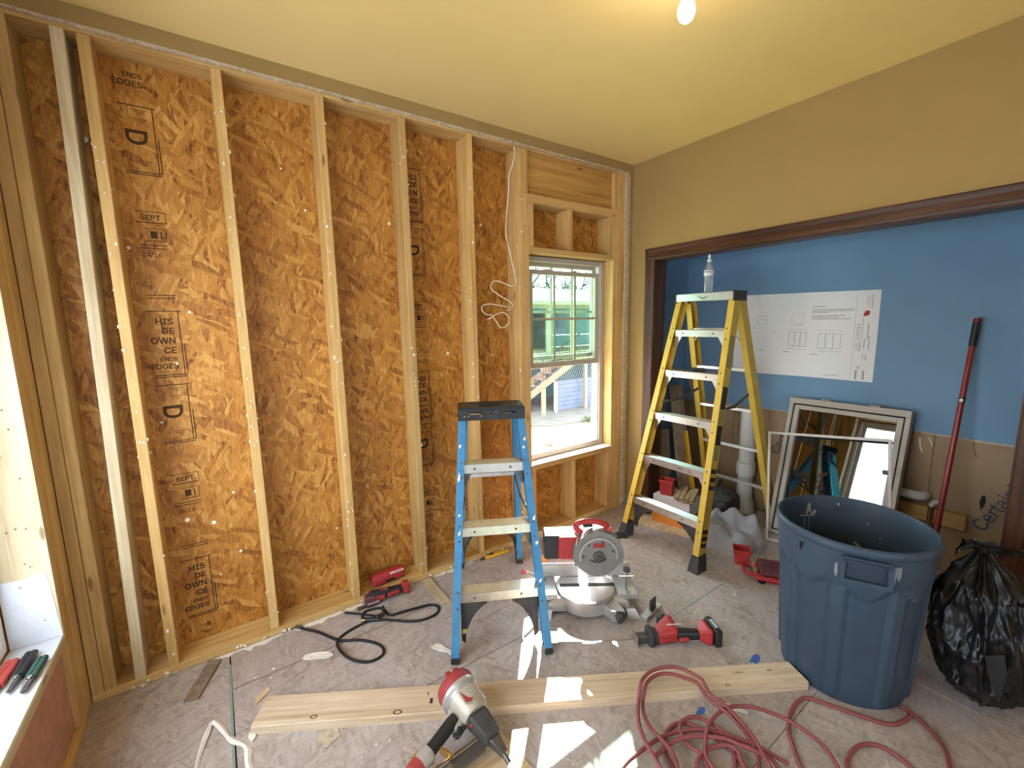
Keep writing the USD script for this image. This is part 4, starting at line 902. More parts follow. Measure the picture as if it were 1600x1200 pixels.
pb = thing('floor_plank', 'pale thin plank lying under the orange carton', 'plank', (.02, -.46, .0005), -72)
obj('plank', box(-.25, .20, -.19, -.03, 0, .0155, .001), 'board_pine', pb)
sh = thing('shim_bundle', 'bundle of rough cedar shims lying on the white carton', 'shims', (.085, -.515, .192), -70)
rr = np.random.default_rng(4)
for k in range(8):
    lay, col = divmod(k, 4); x = -.06 + col * .036
    obj('shim', place(box(-.016, .016, -.10, .10, 0, .011, .001), unit(V(1, .05 * (rr.random() - .5), 0)), (0, 1, .12 * (1 if col % 2 else .3)), (x, .01 * rr.random(), .0145 + lay * .017 + .0055 * (col % 2))), 'cedar', sh)
for nm, lab, b0, b1, w, tk, m in (
    ('leaning_board', 'wide grey weathered board leaning in the left closet corner', (.30, -.38, .002), (.52, -.085, .98), .12, .02, 'old_wood'),
    ('leaning_board', 'narrow grey weathered board leaning nearest the blue closet wall', (.69, -.46, .002), (.715, -.10, 1.02), .05, .020, 'old_wood'),
    ('leaning_board', 'short dark board leaning lowest in the left closet corner', (.24, -.22, .002), (.33, -.095, .62), .12, .016, 'old_wood')):
    t = thing(nm, lab, 'board', b0); dv = V(*b1) - V(*b0)
    obj('plank', bar(dv * 0 + V(0, 0, .012), dv, w, tk, (1, -.6, 0), .002), m, t)
lv = thing('spirit_level', 'yellow spirit level leaning among the grey boards in the closet', 'level', (.30, -.46, .002))
dv = V(.12, .20, .62); obj('beam', bar(V(0, 0, .008), dv, .022, .05, (1, -.6, 0), .002), 'yellow_tool', lv)
obj('vial', bar(dv * .5 + V(-.012, -.012, 0), dv * .58 + V(-.012, -.012, 0), .012, .012, (1, -.6, 0), .002), 'green_grip', lv)
db = thing('dark_bag', 'dark rumpled tool bag standing behind the white carton', 'bag', (.36, -.62, 0))
s = trimesh.creation.icosphere(4, 1.0); P = s.vertices; w_ = 1 + .35 * (meshkit.fbm(P * 1.9 + 7, 4, 6) - .5) * 2
s.vertices = np.c_[np.sign(P[:, 0]) * np.abs(P[:, 0]) ** .7 * .11 * w_, np.sign(P[:, 1]) * np.abs(P[:, 1]) ** .7 * .13 * w_, (np.sign(P[:, 2]) * np.abs(P[:, 2]) ** .6 * .5 + .5) * .24]
s.vertices[:, 2] -= s.vertices[:, 2].min() - .0005
obj('bag_body', s, 'black_dusty', db, smooth=60)
obj('strap', tube(spline([V(-.06, -.05, .23), V(-.03, -.03, .29), V(.03, .02, .30), V(.06, .05, .23)], 6), .007, 8), 'black_plastic', db)

# red tool case half hidden by the can
rc = thing('red_tool_case', 'red and dark plastic tool case lying left of the trash can', 'tool case', (-.115, -1.245, 0), -56)
obj('lower_shell', place(rpill(.24, .19, .034, .015), (1, 0, 0), (0, 1, 0), (0, 0, .0172)), 'red_plastic', rc)
obj('lid', place(rpill(.205, .175, .030, .013), (1, 0, 0), (0, 1, 0), (.012, .002, .0495)), 'dark_red_plastic', rc)
for y in (-.05, -.015, .02, .055): obj('lid_ridge', box(-.06, .10, y - .007, y + .007, .0645, .0695, .002), 'dark_red_plastic', rc)
obj('carry_handle', tube(spline([V(-.118, -.055, .024), V(-.160, -.052, .026), V(-.172, -.02, .03), V(-.172, .03, .03), V(-.160, .052, .026), V(-.118, .055, .024)], 6), .011, 10), 'red_plastic', rc)
for y in (-.03, .045): obj('latch', box(-.125, -.10, y - .012, y + .012, .026, .052, .002), 'steel', rc)
for x, y in ((-.085, -.075), (.09, -.075)): obj('foot', lathe([(0, .0), (.018, .0), (.020, .012), (0, .012)], 14, (x, y - .015, .0)), 'rubber', rc)
obj('lid_sticker', plate(rounded(.03, .018, .003), .001, org=(.05, -.033, .0646)), 'logo_white', rc, smooth=False)

# ================================================================ POWER TOOLS
ms = thing('miter_saw', 'battery miter saw with a round blade guard standing in the sun on the floor', 'saw', (-1.185, -.715, 0), -34.8)
ms_scale = UsdGeom.Xformable(ms).AddScaleOp().Set(Gf.Vec3f(1.08))
obj('base', [hullpts([(x, y, z) for x in (-.20, .20) for y in (-.12, .10) for z in (.018, .060)] + [(x * .8, y, .075) for x in (-.2, .2) for y in (-.10, .08)]), lathe([(0, .02), (.15, .02), (.15, .078), (0, .078)], 40, (0, -.02, 0))], 'cast_silver', ms, smooth=30)
for x in (-.22, .22):
    for y in (-.13, .11): obj('foot', hullpts([(x + a, y + b, 0) for a in (-.03, .03) for b in (-.03, .03)] + [(x * .92 + a, y * .9 + b, .04) for a in (-.022, .022) for b in (-.022, .022)]), 'cast_silver', ms)
obj('turntable', lathe([(0, .0785), (.148, .0785), (.148, .088), (.140, .092), (0, .092)], 44, (0, -.02, 0)), 'alu', ms)
obj('kerf_plate', box(-.13, .15, -.032, -.008, .0922, .0938, .0005), 'black_plastic', ms)
for s in (-1, 1):
    obj('table_wing', box(s * .150, s * .250, -.10, .08, .062, .090, .004), 'cast_silver', ms)
    obj('fence', box(s * .022, s * .245, .055, .070, .0905, .165, .004), 'alu', ms)
obj('front_arm', hullpts([(.10, -.20, z) for z in (.015, .07)] + [(.16, -.20, z) for z in (.015, .07)] + [(.04, -.10, .015), (.13, -.10, .07), (.04, -.10, .07), (.13, -.1, .015)]), 'cast_silver', ms)
kn = obj('miter_knob', lathe_on([(0, 0), (.016, 0), (.021, .008), (.021, .034), (.014, .042), (0, .043)], V(.13, -.201, .055), (0, -1, .1), 18), 'black_dusty', ms)
obj('knob_lobe', [lathe_on([(0, 0), (.011, 0), (.011, .024), (0, .024)], V(.13 + .018 * math.cos(a), -.208, .055 + .018 * math.sin(a)), (0, -1, .1), 10) for a in (.4, 2.5, 4.6)], 'black_dusty', kn)
obj('rear_post', [box(.06, .12, .08, .15, .05, .26, .010), cyl((.03, .115, .235), (.15, .115, .235), .030, sides=18)], 'cast_silver', ms)
obj('arm', hullpts([(.075, .10, .22), (.115, .10, .27), (.075, .14, .22), (.115, .14, .27), (.075, -.02, .33), (.115, -.02, .36), (.075, .03, .36), (.115, .03, .33)]), 'cast_silver', ms)
B = V(.055, -.055, .285)
def disc_sector(r0, r1, a0, a1, n=26):
    a = np.radians(np.linspace(a0, a1, n)); return Polygon([(r1 * math.cos(t), r1 * math.sin(t)) for t in a] + [(r0 * math.cos(t), r0 * math.sin(t)) for t in a[::-1]])
obj('upper_guard', [plate(disc_sector(.03, .126, -20, 205), .052, (1, 0, 0), (0, 0, 1), B + V(0, .026, 0))], 'saw_grey', ms, smooth=25)
obj('guard_face', plate(disc_sector(.028, .100, -15, 200), .003, (1, 0, 0), (0, 0, 1), B + V(0, -.0262, 0)), 'saw_grey', ms, smooth=25)
obj('lower_guard', plate(disc_sector(.05, .119, 150, 400), .012, (1, 0, 0), (0, 0, 1), B + V(0, .005, 0)), 'saw_grey', ms, smooth=25)
teeth = [((.107 + (.005 if k % 2 else 0)) * math.cos(k * math.pi / 40), (.107 + (.005 if k % 2 else 0)) * math.sin(k * math.pi / 40)) for k in range(80)]
obj('blade', plate(teeth, .002, (1, 0, 0), (0, 0, 1), B + V(0, .012, 0)), 'steel', ms, smooth=False)
obj('arbor_nut', lathe_on([(0, 0), (.028, 0), (.026, .008), (.012, .010), (.012, .020), (0, .020)], B + V(0, -.028, 0), (0, -1, 0), 20), 'steel_dark', ms)
obj('motor', [lathe_on([(0, 0), (.045, 0), (.050, .01), (.050, .11), (.042, .13), (0, .13)], B + V(-.01, .028, .03), (0, 1, 0), 26)], 'red_plastic', ms)
obj('battery_mount', [rpill(.12, .13, .12, .012).apply_translation(B + V(-.135, .075, .02))], 'red_plastic', ms)
obj('motor_cover', hullpts(np.vstack([rpill(.10, .10, .14, .02).vertices + B + V(-.06, .08, .03), rpill(.06, .08, .10, .02).vertices + B + V(.02, .07, .06)])), 'saw_grey', ms, smooth=40)
gd = obj('guard_ring', plate(disc_sector(.088, .097, -10, 195), .004, (1, 0, 0), (0, 0, 1), B + V(0, -.029, 0)), 'cast_silver', ms, smooth=25)
for a_ in (20, 75, 130, 180): obj('guard_bolt', lathe_on([(0, 0), (.006, 0), (.006, .004), (0, .005)], B + V(.075 * math.cos(math.radians(a_)), -.029, .075 * math.sin(math.radians(a_))), (0, -1, 0), 8), 'steel_dark', gd)
obj('depth_tag', plate(Polygon([(-.03, -.012), (.03, -.012), (.026, .012), (-.026, .012)]), .002, (1, 0, 0), (0, 0, 1), B + V(.0, -.0275, .058)), 'red_dull', gd, smooth=False)
bp = obj('battery', rpill(.080, .105, .125, .008).apply_translation(B + V(-.225, .075, .02)), 'black_plastic', ms)
obj('battery_rib', [box(B[0] - .269, B[0] - .263, B[1] + .02 + k * .016, B[1] + .026 + k * .016, B[2] - .02, B[2] + .05, .001) for k in range(4)], 'steel_dark', bp)
hp = spline([B + V(-.055, .03, .08), B + V(-.10, .03, .118), B + V(-.09, .028, .150), B + V(-.02, .026, .158), B + V(.04, .026, .140), B + V(.05, .028, .11)], 7)
obj('handle', tube(hp, .0145, 12), 'red_plastic', ms)
obj('trigger', rpill(.05, .016, .018, .007).apply_translation(B + V(-.045, .03, .134)), 'black_plastic', ms)
obj('lock_lever', bar(B + V(.045, .0, .12), B + V(.07, .0, .135), .018, .014, (0, 1, 0), .003), 'red_grip', ms)
obj('dust_port', tube(spline([B + V(.10, .06, .06), B + V(.15, .09, .05), B + V(.17, .12, .03)], 5), .018, 12), 'black_dusty', ms)
obj('clamp_rod', [cyl((.20, -.06, .09), (.20, -.06, .19), .006, sides=10), cyl((.165, -.06, .165), (.235, -.06, .165), .006, sides=10)], 'steel', ms)
obj('clamp_knob', lathe_on([(0, 0), (.017, 0), (.018, .014), (0, .015)], V(.20, -.06, .19), (0, 0, 1), 14), 'black_dusty', ms)
obj('bevel_lever', [bar((-.20, .02, .10), (-.30, -.02, .165), .012, .010, (0, 1, 0), .003)], 'steel', ms)
obj('lever_tip', rpill(.03, .018, .018, .008).apply_translation((-.315, -.026, .172)), 'red_grip', ms)
se = thing('stop_bracket', 'grey metal saw extension bar lying on the floor by the miter saw', 'bracket', (-.985, -1.018, 0), 8)
obj('bar', bar((-.085, 0, .022), (.075, 0, .022), .040, .012, (0, 1, 0), .002), 'alu_dull', se)
obj('upright', [plate([(0, 0), (.012, 0), (.012, .05), (.006, .058), (0, .05)], .05, (0, 1, 0), (0, 0, 1), (-.02, -.006, .03))], 'black_dusty', se)
obj('leg', [box(-.085, -.06, -.018, .018, 0, .016, .001)], 'alu_dull', se); obj('leg', [box(.05, .075, -.018, .018, 0, .016, .001)], 'alu_dull', se)

rs = thing('reciprocating_saw', 'red and black cordless reciprocating saw lying on the floor in front of the yellow ladder', 'saw', (-1.363, -1.035, 0), -29.8)
obj('blade', plate([(0, 0), (.17, -.010), (.175, .010), (.01, .004)], .0015, (1, 0, 0), (0, -.35, .94), (0, .0, .030)), 'steel', rs, smooth=False)
obj('shoe', [box(.150, .154, -.030, .030, .004, .058, .001), bar((.154, .012, .04), (.19, .012, .04), .004, .02, (0, 1, 0)), bar((.154, -.014, .03), (.19, -.014, .03), .004, .02, (0, 1, 0))], 'steel', rs)
obj('blade_clamp', rpill(.055, .036, .040, .006).apply_translation((.185, -.002, .034)), 'steel_dark', rs)
obj('nose_boot', [rpill(.028, .082, .072, .012).apply_translation((.222, 0, .038)), rpill(.04, .062, .058, .012).apply_translation((.245, 0, .038))], 'black_dusty', rs)
gb = obj('gear_housing', hullpts(np.vstack([rpill(.05, .064, .062, .014).vertices + V(.275, 0, .040), rpill(.045, .085, .074, .018).vertices + V(.335, .012, .046), rpill(.03, .070, .06, .018).vertices + V(.345, .060, .050)])), 'red_plastic', rs, smooth=40)
obj('tool_name', text('Milwaukee', .0105, (1, 0, 0), (0, 1, 0), (.309, .004, .0828), .0012, True), 'logo_white', gb, smooth=False)
obj('motor_end', hullpts(np.vstack([rpill(.06, .050, .055, .018).vertices + V(.325, .085, .047)])), 'black_plastic', rs, smooth=40)
obj('grip', hullpts(np.vstack([rpill(.05, .048, .050, .016).vertices + V(.37, -.004, .038), rpill(.03, .040, .044, .014).vertices + V(.465, -.012, .036)])), 'black_plastic', rs, smooth=40)
obj('trigger', rpill(.05, .022, .022, .009).apply_translation((.375, -.040, .036)), 'red_dull', rs)
obj('battery_foot', hullpts(np.vstack([rpill(.02, .05, .05, .012).vertices + V(.470, -.012, .038), rpill(.03, .095, .080, .012).vertices + V(.500, -.012, .042)])), 'red_plastic', rs, smooth=40)
bt = obj('battery_pack', rpill(.036, .118, .086, .010).apply_translation((.535, -.012, .0435)), 'black_plastic', rs)
obj('battery_label', plate(rounded(.062, .014, .003), .0012, (0, 1, 0), (-1, 0, 0), (.535, -.012, .0868)), 'can_scuff', bt, smooth=False)

mt = thing('multi_tool', 'red and black cordless oscillating tool lying along the bottom plate', 'power tool', (-2.215, -.050, 0), -2)
hd = obj('gear_head', hullpts(np.vstack([rpill(.065, .050, .062, .010).vertices + V(.034, 0, .034), rpill(.03, .044, .046, .010).vertices + V(.075, 0, .036)])), 'dark_red_plastic', mt, smooth=40)
obj('tool_name', text('Milwaukee', .009, (1, 0, 0), (0, 0, 1), (.008, -.0262, .024), .001, True), 'logo_white', hd, smooth=False)
obj('housing', hullpts(np.vstack([rpill(.04, .052, .056, .016).vertices + V(.045, .004, .050), rpill(.05, .046, .050, .016).vertices + V(.12, .002, .042), rpill(.03, .040, .042, .014).vertices + V(.205, .0, .038)])), 'black_plastic', mt, smooth=40)
for x, w in ((.085, .045), (.155, .07)): obj('side_panel', rpill(w, .010, .024, .005).apply_translation((x, -.0215, .040)), 'red_plastic', mt)
obj('top_panel', rpill(.040, .020, .010, .0045).apply_translation((.10, .0, .0685)), 'red_plastic', mt)
obj('speed_dial', box(.118, .126, -.012, .008, .066, .072, .001), 'steel', mt)
obj('tail', hullpts(np.vstack([rpill(.03, .044, .060, .012).vertices + V(.225, 0, .046), rpill(.024, .050, .070, .010).vertices + V(.24, 0, .038)])), 'red_plastic', mt, smooth=40)
obj('blade', plate([(0, -.012), (.05, -.016), (.05, .016), (0, .012)], .0015, (-1, 0, 0), (0, 1, 0), (.01, -.0, .006)), 'steel_dark', mt, smooth=False)

rl = thing('red_work_light', 'red rounded plastic work light lying on the bottom plate between two studs', 'work light', (-2.045, .060, .0385), 2)
rbx = obj('body', rpill(.205, .066, .068, .022).apply_translation((0, 0, .034)), 'red_plastic', rl, smooth=50)
obj('battery_slot', box(-.026, .032, -.0345, -.0305, .014, .030, .001), 'dark_gap', rbx, smooth=False)
obj('chrome_strip', bar((-.075, -.0255, .060), (-.03, -.0255, .060), .004, .003, (0, 1, 0)), 'steel', rbx)
obj('tool_name', text('Milwaukee', .012, (1, 0, 0), (0, .5, .85), (.004, -.0298, .0535), .001, True), 'logo_white', rbx, smooth=False)
for x, z in ((-.078, .022), (.080, .022)): obj('screw', lathe_on([(0, 0), (.005, 0), (.005, .003), (0, .003)], V(x, -.0315, z), (0, -1, 0), 10), 'steel_dark', rbx)

# framing nailer
ng = thing('nail_gun', 'silver pneumatic nail gun with a red cap lying on the floor over the pale board', 'nail gun', (-2.110, -.965, .002))
A = unit(V(.10, -.99, -.16)); C0 = V(0, 0, .120)
obj('cap', lathe_on([(0, -.052), (.052, -.050), (.070, -.040), (.0765, -.022), (.0765, .004), (0, .004)], C0, A, 36), 'red_dull', ng, smooth=40)
obj('cap_notch', [bar(C0 - A * .049 + V(x, 0, .05), C0 - A * .035 + V(x, 0, .062), .018, .012, (1, 0, 0), .002) for x in (-.02, .014)], 'red_dull', ng)
cyl_ = obj('cylinder', lathe_on([(0, .034), (.066, .034), (.0635, .060), (.058, .108), (.050, .120), (0, .120)], C0, A, 36), 'cast_tan', ng, smooth=35)
obj('cap_ring', lathe_on([(0, .0045), (.0775, .0045), (.0785, .010), (.0775, .018), (.070, .026), (.067, .0335), (0, .0335)], C0, A, 36), 'cast_silver', ng, smooth=35)
sd_ = unit(np.cross(A, (0, 0, 1))); up_ = np.cross(sd_, A)
obj('name_badge', plate(Polygon([(-.03, -.010), (-.02, -.016), (.028, -.014), (.036, .0), (.026, .016), (-.016, .014)]), .004, A, sd_, C0 + A * .062 + up_ * .0605 + sd_ * .012), 'red_dull', cyl_, smooth=False)
obj('badge_rim', plate(shapely.affinity.scale(Polygon([(-.03, -.010), (-.02, -.016), (.028, -.014), (.036, .0), (.026, .016), (-.016, .014)]), 1.22, 1.3), .003, A, sd_, C0 + A * .062 + up_ * .0600 + sd_ * .012), 'cast_silver', cyl_, smooth=False)
obj('cooling_rib', [bar(C0 + A * (.03 + .02 * k) - sd_ * .045 + up_ * .046, C0 + A * (.045 + .02 * k) - sd_ * .048 + up_ * .040, .006, .006, sd_, .001) for k in range(4)], 'cast_silver', cyl_)
obj('yoke', hullpts(np.vstack([rpill(.05, .07, .05, .012).vertices + C0 + A * .075 - sd_ * .0 + V(-.055, 0, -.012), rpill(.04, .05, .045, .012).vertices + C0 + A * .10 + V(-.075, .0, -.014)])), 'cast_silver', ng, smooth=40)
hn = unit(V(-.93, -.36, -.12)); h0 = C0 + V(-.060, -.085, -.010); h1 = h0 + hn * .135
obj('grip', tube([h0, h0 + hn * .03, h0 + hn * .10, h1], [.022, .0235, .022, .0225], 16), 'black_plastic', ng)
obj('handle_end', tube([h1, h1 + hn * .012, h1 + hn * .045], [.030, .033, .028], 18), 'cast_silver', ng)
obj('air_cap', tube([h1 + hn * .0455, h1 + hn * .075, h1 + hn * .082], [.030, .028, .018], 18), 'red_dull', ng)
obj('exhaust_plate', plate(rounded(.055, .03, .008), .006, unit(V(.4, -.9, 0)), (0, 0, 1), h1 + V(.05, -.03, -.006)), 'brass', ng)
obj('trigger_guard', tube(spline([h0 + V(.02, -.04, -.01), h0 + V(-.02, -.06, -.012), h0 + V(-.03, -.045, -.01)], 6), .007, 8), 'black_plastic', ng)
obj('trigger', bar(h0 + V(.0, -.035, -.004), h0 + V(-.022, -.068, -.006), .010, .014, (0, 0, 1), .003), 'black_plastic', ng)
N0 = C0 + A * .121
obj('nose_block', hullpts(np.vstack([rpill(.078, .03, .066, .012).vertices + N0 + A * .010, rpill(.062, .03, .050, .010).vertices + N0 + A * .075 + V(.010, 0, -.012)])), 'black_dusty', ng, smooth=40)
obj('driver_guide', hullpts(np.vstack([rpill(.044, .02, .036, .008).vertices + N0 + A * .095 + V(.012, 0, -.018), rpill(.028, .012, .024, .005).vertices + N0 + A * .135 + V(.018, 0, -.030)])), 'steel_dark', ng, smooth=40)
obj('contact_tip', [cyl(N0 + A * .130 + V(.016, 0, -.030), N0 + A * .165 + V(.018, 0, -.042), .009, sides=10)], 'steel_dark', ng)
obj('safety_pad', rpill(.022, .018, .012, .005).apply_translation(N0 + A * .02 + V(-.03, 0, .005)), 'red_dull', ng)
m0, m1 = N0 + A * .07 + V(-.02, 0, -.035), h1 + hn * .05 + V(.02, -.055, -.030)
obj('magazine', bar(m0, m1, .024, .040, (0, 0, 1), .004), 'steel_dark', ng)
obj('magazine_rail', [bar(m0 + V(0, .02, .022), m1 + V(0, .02, .022), .006, .004, (0, 0, 1)), ], 'brass', ng)
obj('belt_hook', tube(spline([h1 + V(.02, .03, .0), h1 + V(-.045, .02, -.0), h1 + V(-.10, -.02, -.01), h1 + V(-.10, -.045, -.016), h1 + V(-.07, -.05, -.018)], 8), .0042, 8), 'brass', ng)
obj('air_fitting', [cyl(h1 + hn * .082, h1 + hn * .108, .010, sides=12), cyl(h1 + hn * .108, h1 + hn * .12, .013, sides=6)], 'brass', ng)
tb = thing('thin_offcut', 'thin tan board offcut lying under the nail gun at the bottom edge', 'offcut', (-2.13, -1.27, 0), 6)
obj('board', plate([(-.13, -.20), (.13, -.20), (.14, .17), (-.02, .185), (-.12, .10)], .006, org=(0, 0, .0006)), 'board_pine', tb, smooth=False)

# ================================================================ LUMBER, HOSES, SCRAPS
lb = thing('lumber_board', 'long pale construction board lying across the floor with a slanted end', 'board')
pts = [(-2.724, -.434), (-.806, -1.603), (-.856, -1.705), (-2.793, -.556)]
v = np.array([(x, y, .0005) for x, y in pts] + [(x, y, .038) for x, y in pts]); dirb = unit(V(1.9, -1.16, 0)); nb = V(dirb[1], -dirb[0], 0)
ins = [v[4] + nb * .003, v[5] + nb * .003, v[6] - nb * .003, v[7] - nb * .003]
bm = hullpts(np.vstack([v[:4], [(p[0], p[1], .035) for p in v[4:]], ins]))
bo = obj('plank', bm, 'board_angled', lb)
def on_board(t, s): return V(-2.75, -.50, .0383) + dirb * t + V(-dirb[1], dirb[0], 0) * s
Q = V(-dirb[1], dirb[0], 0)
for t, s0_, s1_, w in ((.655, .020, .034, .004), (.672, -.020, .004, .012), (.735, .022, .034, .010), (.735, -.024, .012, .006), (.775, -.026, .036, .004), (.783, -.026, .036, .003)):
    obj('ink_stamp', bar(on_board(t, s0_), on_board(t, s1_), w, .0005, dirb), 'ink_faded', bo, smooth=False)
for t, s, r in ((.22, -.045, .011), (.545, -.050, .014), (1.17, .012, .008), (1.9, -.03, .008), (2.12, .03, .007)):
    obj('knot', plate(shapely.affinity.scale(Point(0, 0).buffer(r).difference(Point(0, 0).buffer(r * .72)), 1.25, .75), .0005, dirb, V(-dirb[1], dirb[0], 0), on_board(t, s)), 'ink_faded', bo, smooth=False)

HS = {'I': [(-1.11, -1.926), (-1.063, -1.911), (-1.01, -1.912), (-0.963, -1.927), (-0.929, -1.958), (-0.921, -1.995), (-0.937, -2.051)],
 'H': [(-.66, -1.93), (-0.658, -1.955), (-0.663, -1.99), (-0.69, -2.036), (-0.723, -2.073), (-0.763, -2.103), (-0.831, -2.127)],
 'G': [(-1.242, -1.831), (-1.19, -1.788), (-1.131, -1.745), (-1.051, -1.716), (-0.967, -1.707), (-0.910, -1.725), (-.872, -1.80), (-.80, -1.945), (-.72, -1.982), (-.672, -1.985)],
 'A': [(-1.656, -1.534), (-1.63, -1.471), (-1.588, -1.415), (-1.526, -1.365), (-1.463, -1.332), (-1.391, -1.325), (-1.321, -1.35), (-1.282, -1.391), (-1.266, -1.458), (-1.266, -1.531), (-1.267, -1.583), (-1.285, -1.641), (-1.304, -1.687), (-1.327, -1.727), (-1.349, -1.754)],
 'A2': [(-1.588, -1.569), (-1.573, -1.513), (-1.566, -1.452), (-1.538, -1.401), (-1.49, -1.36), (-1.429, -1.34), (-1.37, -1.344), (-1.326, -1.374), (-1.301, -1.416), (-1.277, -1.471), (-1.278, -1.537), (-1.278, -1.589)],
 'R': [(-1.502, -1.645), (-1.443, -1.599), (-1.387, -1.574), (-1.323, -1.564), (-1.254, -1.57), (-1.209, -1.591), (-1.162, -1.632), (-1.129, -1.69), (-1.11, -1.76), (-1.116, -1.836), (-1.145, -1.888)],
 'B': [(-1.735, -1.477), (-1.647, -1.478), (-1.582, -1.483), (-1.524, -1.495), (-1.459, -1.522), (-1.404, -1.556), (-1.363, -1.598), (-1.334, -1.646), (-1.306, -1.692), (-1.289, -1.743), (-1.277, -1.806)],
 'C': [(-1.645, -1.542), (-1.594, -1.528), (-1.54, -1.53), (-1.482, -1.549), (-1.422, -1.589), (-1.376, -1.632), (-1.352, -1.681), (-1.328, -1.733), (-1.32, -1.775)],
 'D': [(-1.587, -1.546), (-1.567, -1.517), (-1.537, -1.493), (-1.491, -1.478), (-1.443, -1.481), (-1.413, -1.503), (-1.392, -1.543), (-1.38, -1.586), (-1.373, -1.631), (-1.38, -1.671), (-1.402, -1.717)],
 'E': [(-1.49, -1.609), (-1.495, -1.569), (-1.483, -1.532), (-1.462, -1.506), (-1.428, -1.495), (-1.386, -1.504), (-1.36, -1.529), (-1.348, -1.567), (-1.346, -1.61)],
 'F': [(-1.535, -1.621), (-1.482, -1.615), (-1.427, -1.624), (-1.381, -1.651), (-1.378, -1.684), (-1.406, -1.714)]}
ah = thing('air_hose', 'long red air hose lying in loose coils at the bottom of the picture', 'hose')
HR = .0072
def lay(order):
    P = []
    for k, rev, z in order:
        q = HS[k][::-1] if rev else HS[k]
        P += [(x, y, HR + z) for x, y in q]
    return P
path = lay([('B', 1, .016)]) ; path = path + [(-1.80, -1.50, .012), (-1.86, -1.62, .008), (-1.80, -1.74, .008), (-1.70, -1.70, .01)]
path += lay([('A', 0, .052)]) + [(-1.39, -1.83, .03), (-1.48, -1.88, .01), (-1.60, -1.83, .008), (-1.66, -1.72, .01), (-1.63, -1.63, .02)]
path += lay([('A2', 0, .038)]) + [(-1.283, -1.65, .03), (-1.32, -1.72, .02), (-1.40, -1.76, .012), (-1.50, -1.75, .012)]
path += lay([('R', 0, .030)]) + [(-1.20, -1.95, .01), (-1.32, -1.98, .008), (-1.50, -1.95, .008), (-1.66, -1.84, .008), (-1.71, -1.68, .01)]
path += lay([('C', 0, .028)]) + [(-1.35, -1.84, .01), (-1.45, -1.85, .01), (-1.57, -1.76, .01), (-1.61, -1.65, .012)]
path += lay([('D', 0, .003)]) + [(-1.45, -1.75, .006), (-1.52, -1.70, .006)]
path += lay([('E', 0, .016)]) + [(-1.37, -1.66, .012), (-1.44, -1.70, .008), (-1.53, -1.68, .008), (-1.56, -1.65, .01)]
path += lay([('F', 0, .020)]) + [(-1.44, -1.80, .008), (-1.40, -1.90, .008), (-1.32, -1.92, .008)]
path += lay([('G', 0, .001)]) + lay([('H', 0, .001)])[1:] + [(-.95, -2.17, .0075), (-1.08, -2.14, .0075), (-1.13, -2.03, .0075)]
path += lay([('I', 0, .001)]) + [(-1.0, -2.13, .018), (-1.2, -2.16, .008), (-1.4, -2.10, .008)]
pp = np.array(path); keep = [0]
for i in range(1, len(pp)):
    if np.linalg.norm(pp[i, :2] - pp[keep[-1], :2]) > .018: keep.append(i)
pp = spline(pp[keep], 5); pp[:, 2] = np.maximum(pp[:, 2], HR + .0005)
# lift the hose where it lies on the board
nrm_b = V(-dirb[1], dirb[0]); db_ = (pp[:, :2] - V(-2.7585, -.495)) @ nrm_b
pp[:, 2] += .038 * np.clip((db_ + .085) / .03, 0, 1)
obj('hose', tube(pp, HR, 9), 'hose_red', ah, smooth=60)

bc = thing('black_whip_hose', 'thin black rubber hose with metal fittings looped on the floor by the studs', 'hose')
ck = [(-2.556, .000), (-2.51, -.06), (-2.463, -.12), (-2.396, -.235), (-2.305, -.301), (-2.239, -.392), (-2.251, -.458), (-2.321, -.46), (-2.39, -.395), (-2.414, -.289), (-2.394, -.225), (-2.323, -.193), (-2.229, -.185), (-2.166, -.22), (-2.032, -.33), (-1.929, -.344), (-1.887, -.297), (-1.924, -.25), (-2.064, -.232), (-2.13, -.216), (-2.14, -.144), (-2.16, -.108), (-2.226, -.095), (-2.255, -.135), (-2.235, -.175), (-2.19, -.205)]
zz = [.006 + (.010 if 8 <= i <= 9 or 18 <= i <= 19 or i > 23 else 0) for i in range(len(ck))]
obj('hose', tube(spline([(x, y, z) for (x, y), z in zip(ck, zz)], 7), .0064, 9), 'rubber', bc, smooth=60)
obj('end_clip', [tube(spline([V(-2.556, .0, .008), V(-2.585, .018, .010), V(-2.60, .0, .010), V(-2.585, -.012, .009), V(-2.556, -.004, .008)], 5), .0025, 6), cyl(V(-2.556, 0, .008), V(-2.53, -.03, .008), .0075, sides=10)], 'steel_dark', bc)
obj('crimp_sleeve', cyl(V(-2.419, -.325, .008), V(-2.400, -.372, .008), .0085, sides=12), 'alu', bc)
obj('coupler', cyl(V(-2.25, -.172, .012), V(-2.185, -.212, .013), .0105, sides=12), 'black_plastic', bc)
obj('coupler_tip', cyl(V(-2.265, -.163, .012), V(-2.25, -.172, .012), .007, sides=12), 'brass', bc)
O = V(-2.19, -.19, 0)
obj('short_lead', tube(spline([O + V(-.13, .15, .007), O + V(-.075, .10, .007), O + V(-.03, .045, .012), O + V(.0, -.0, .02)], 7), .0055, 9), 'rubber', bc)
obj('plug_body', rpill(.05, .020, .018, .007).apply_translation(O + V(.012, -.012, .026)), 'black_plastic', bc)
obj('plug_arm', tube(spline([O + V(.03, -.0, .026), O + V(.042, .02, .03), O + V(.04, .03, .045)], 5), .006, 8), 'black_plastic', bc)

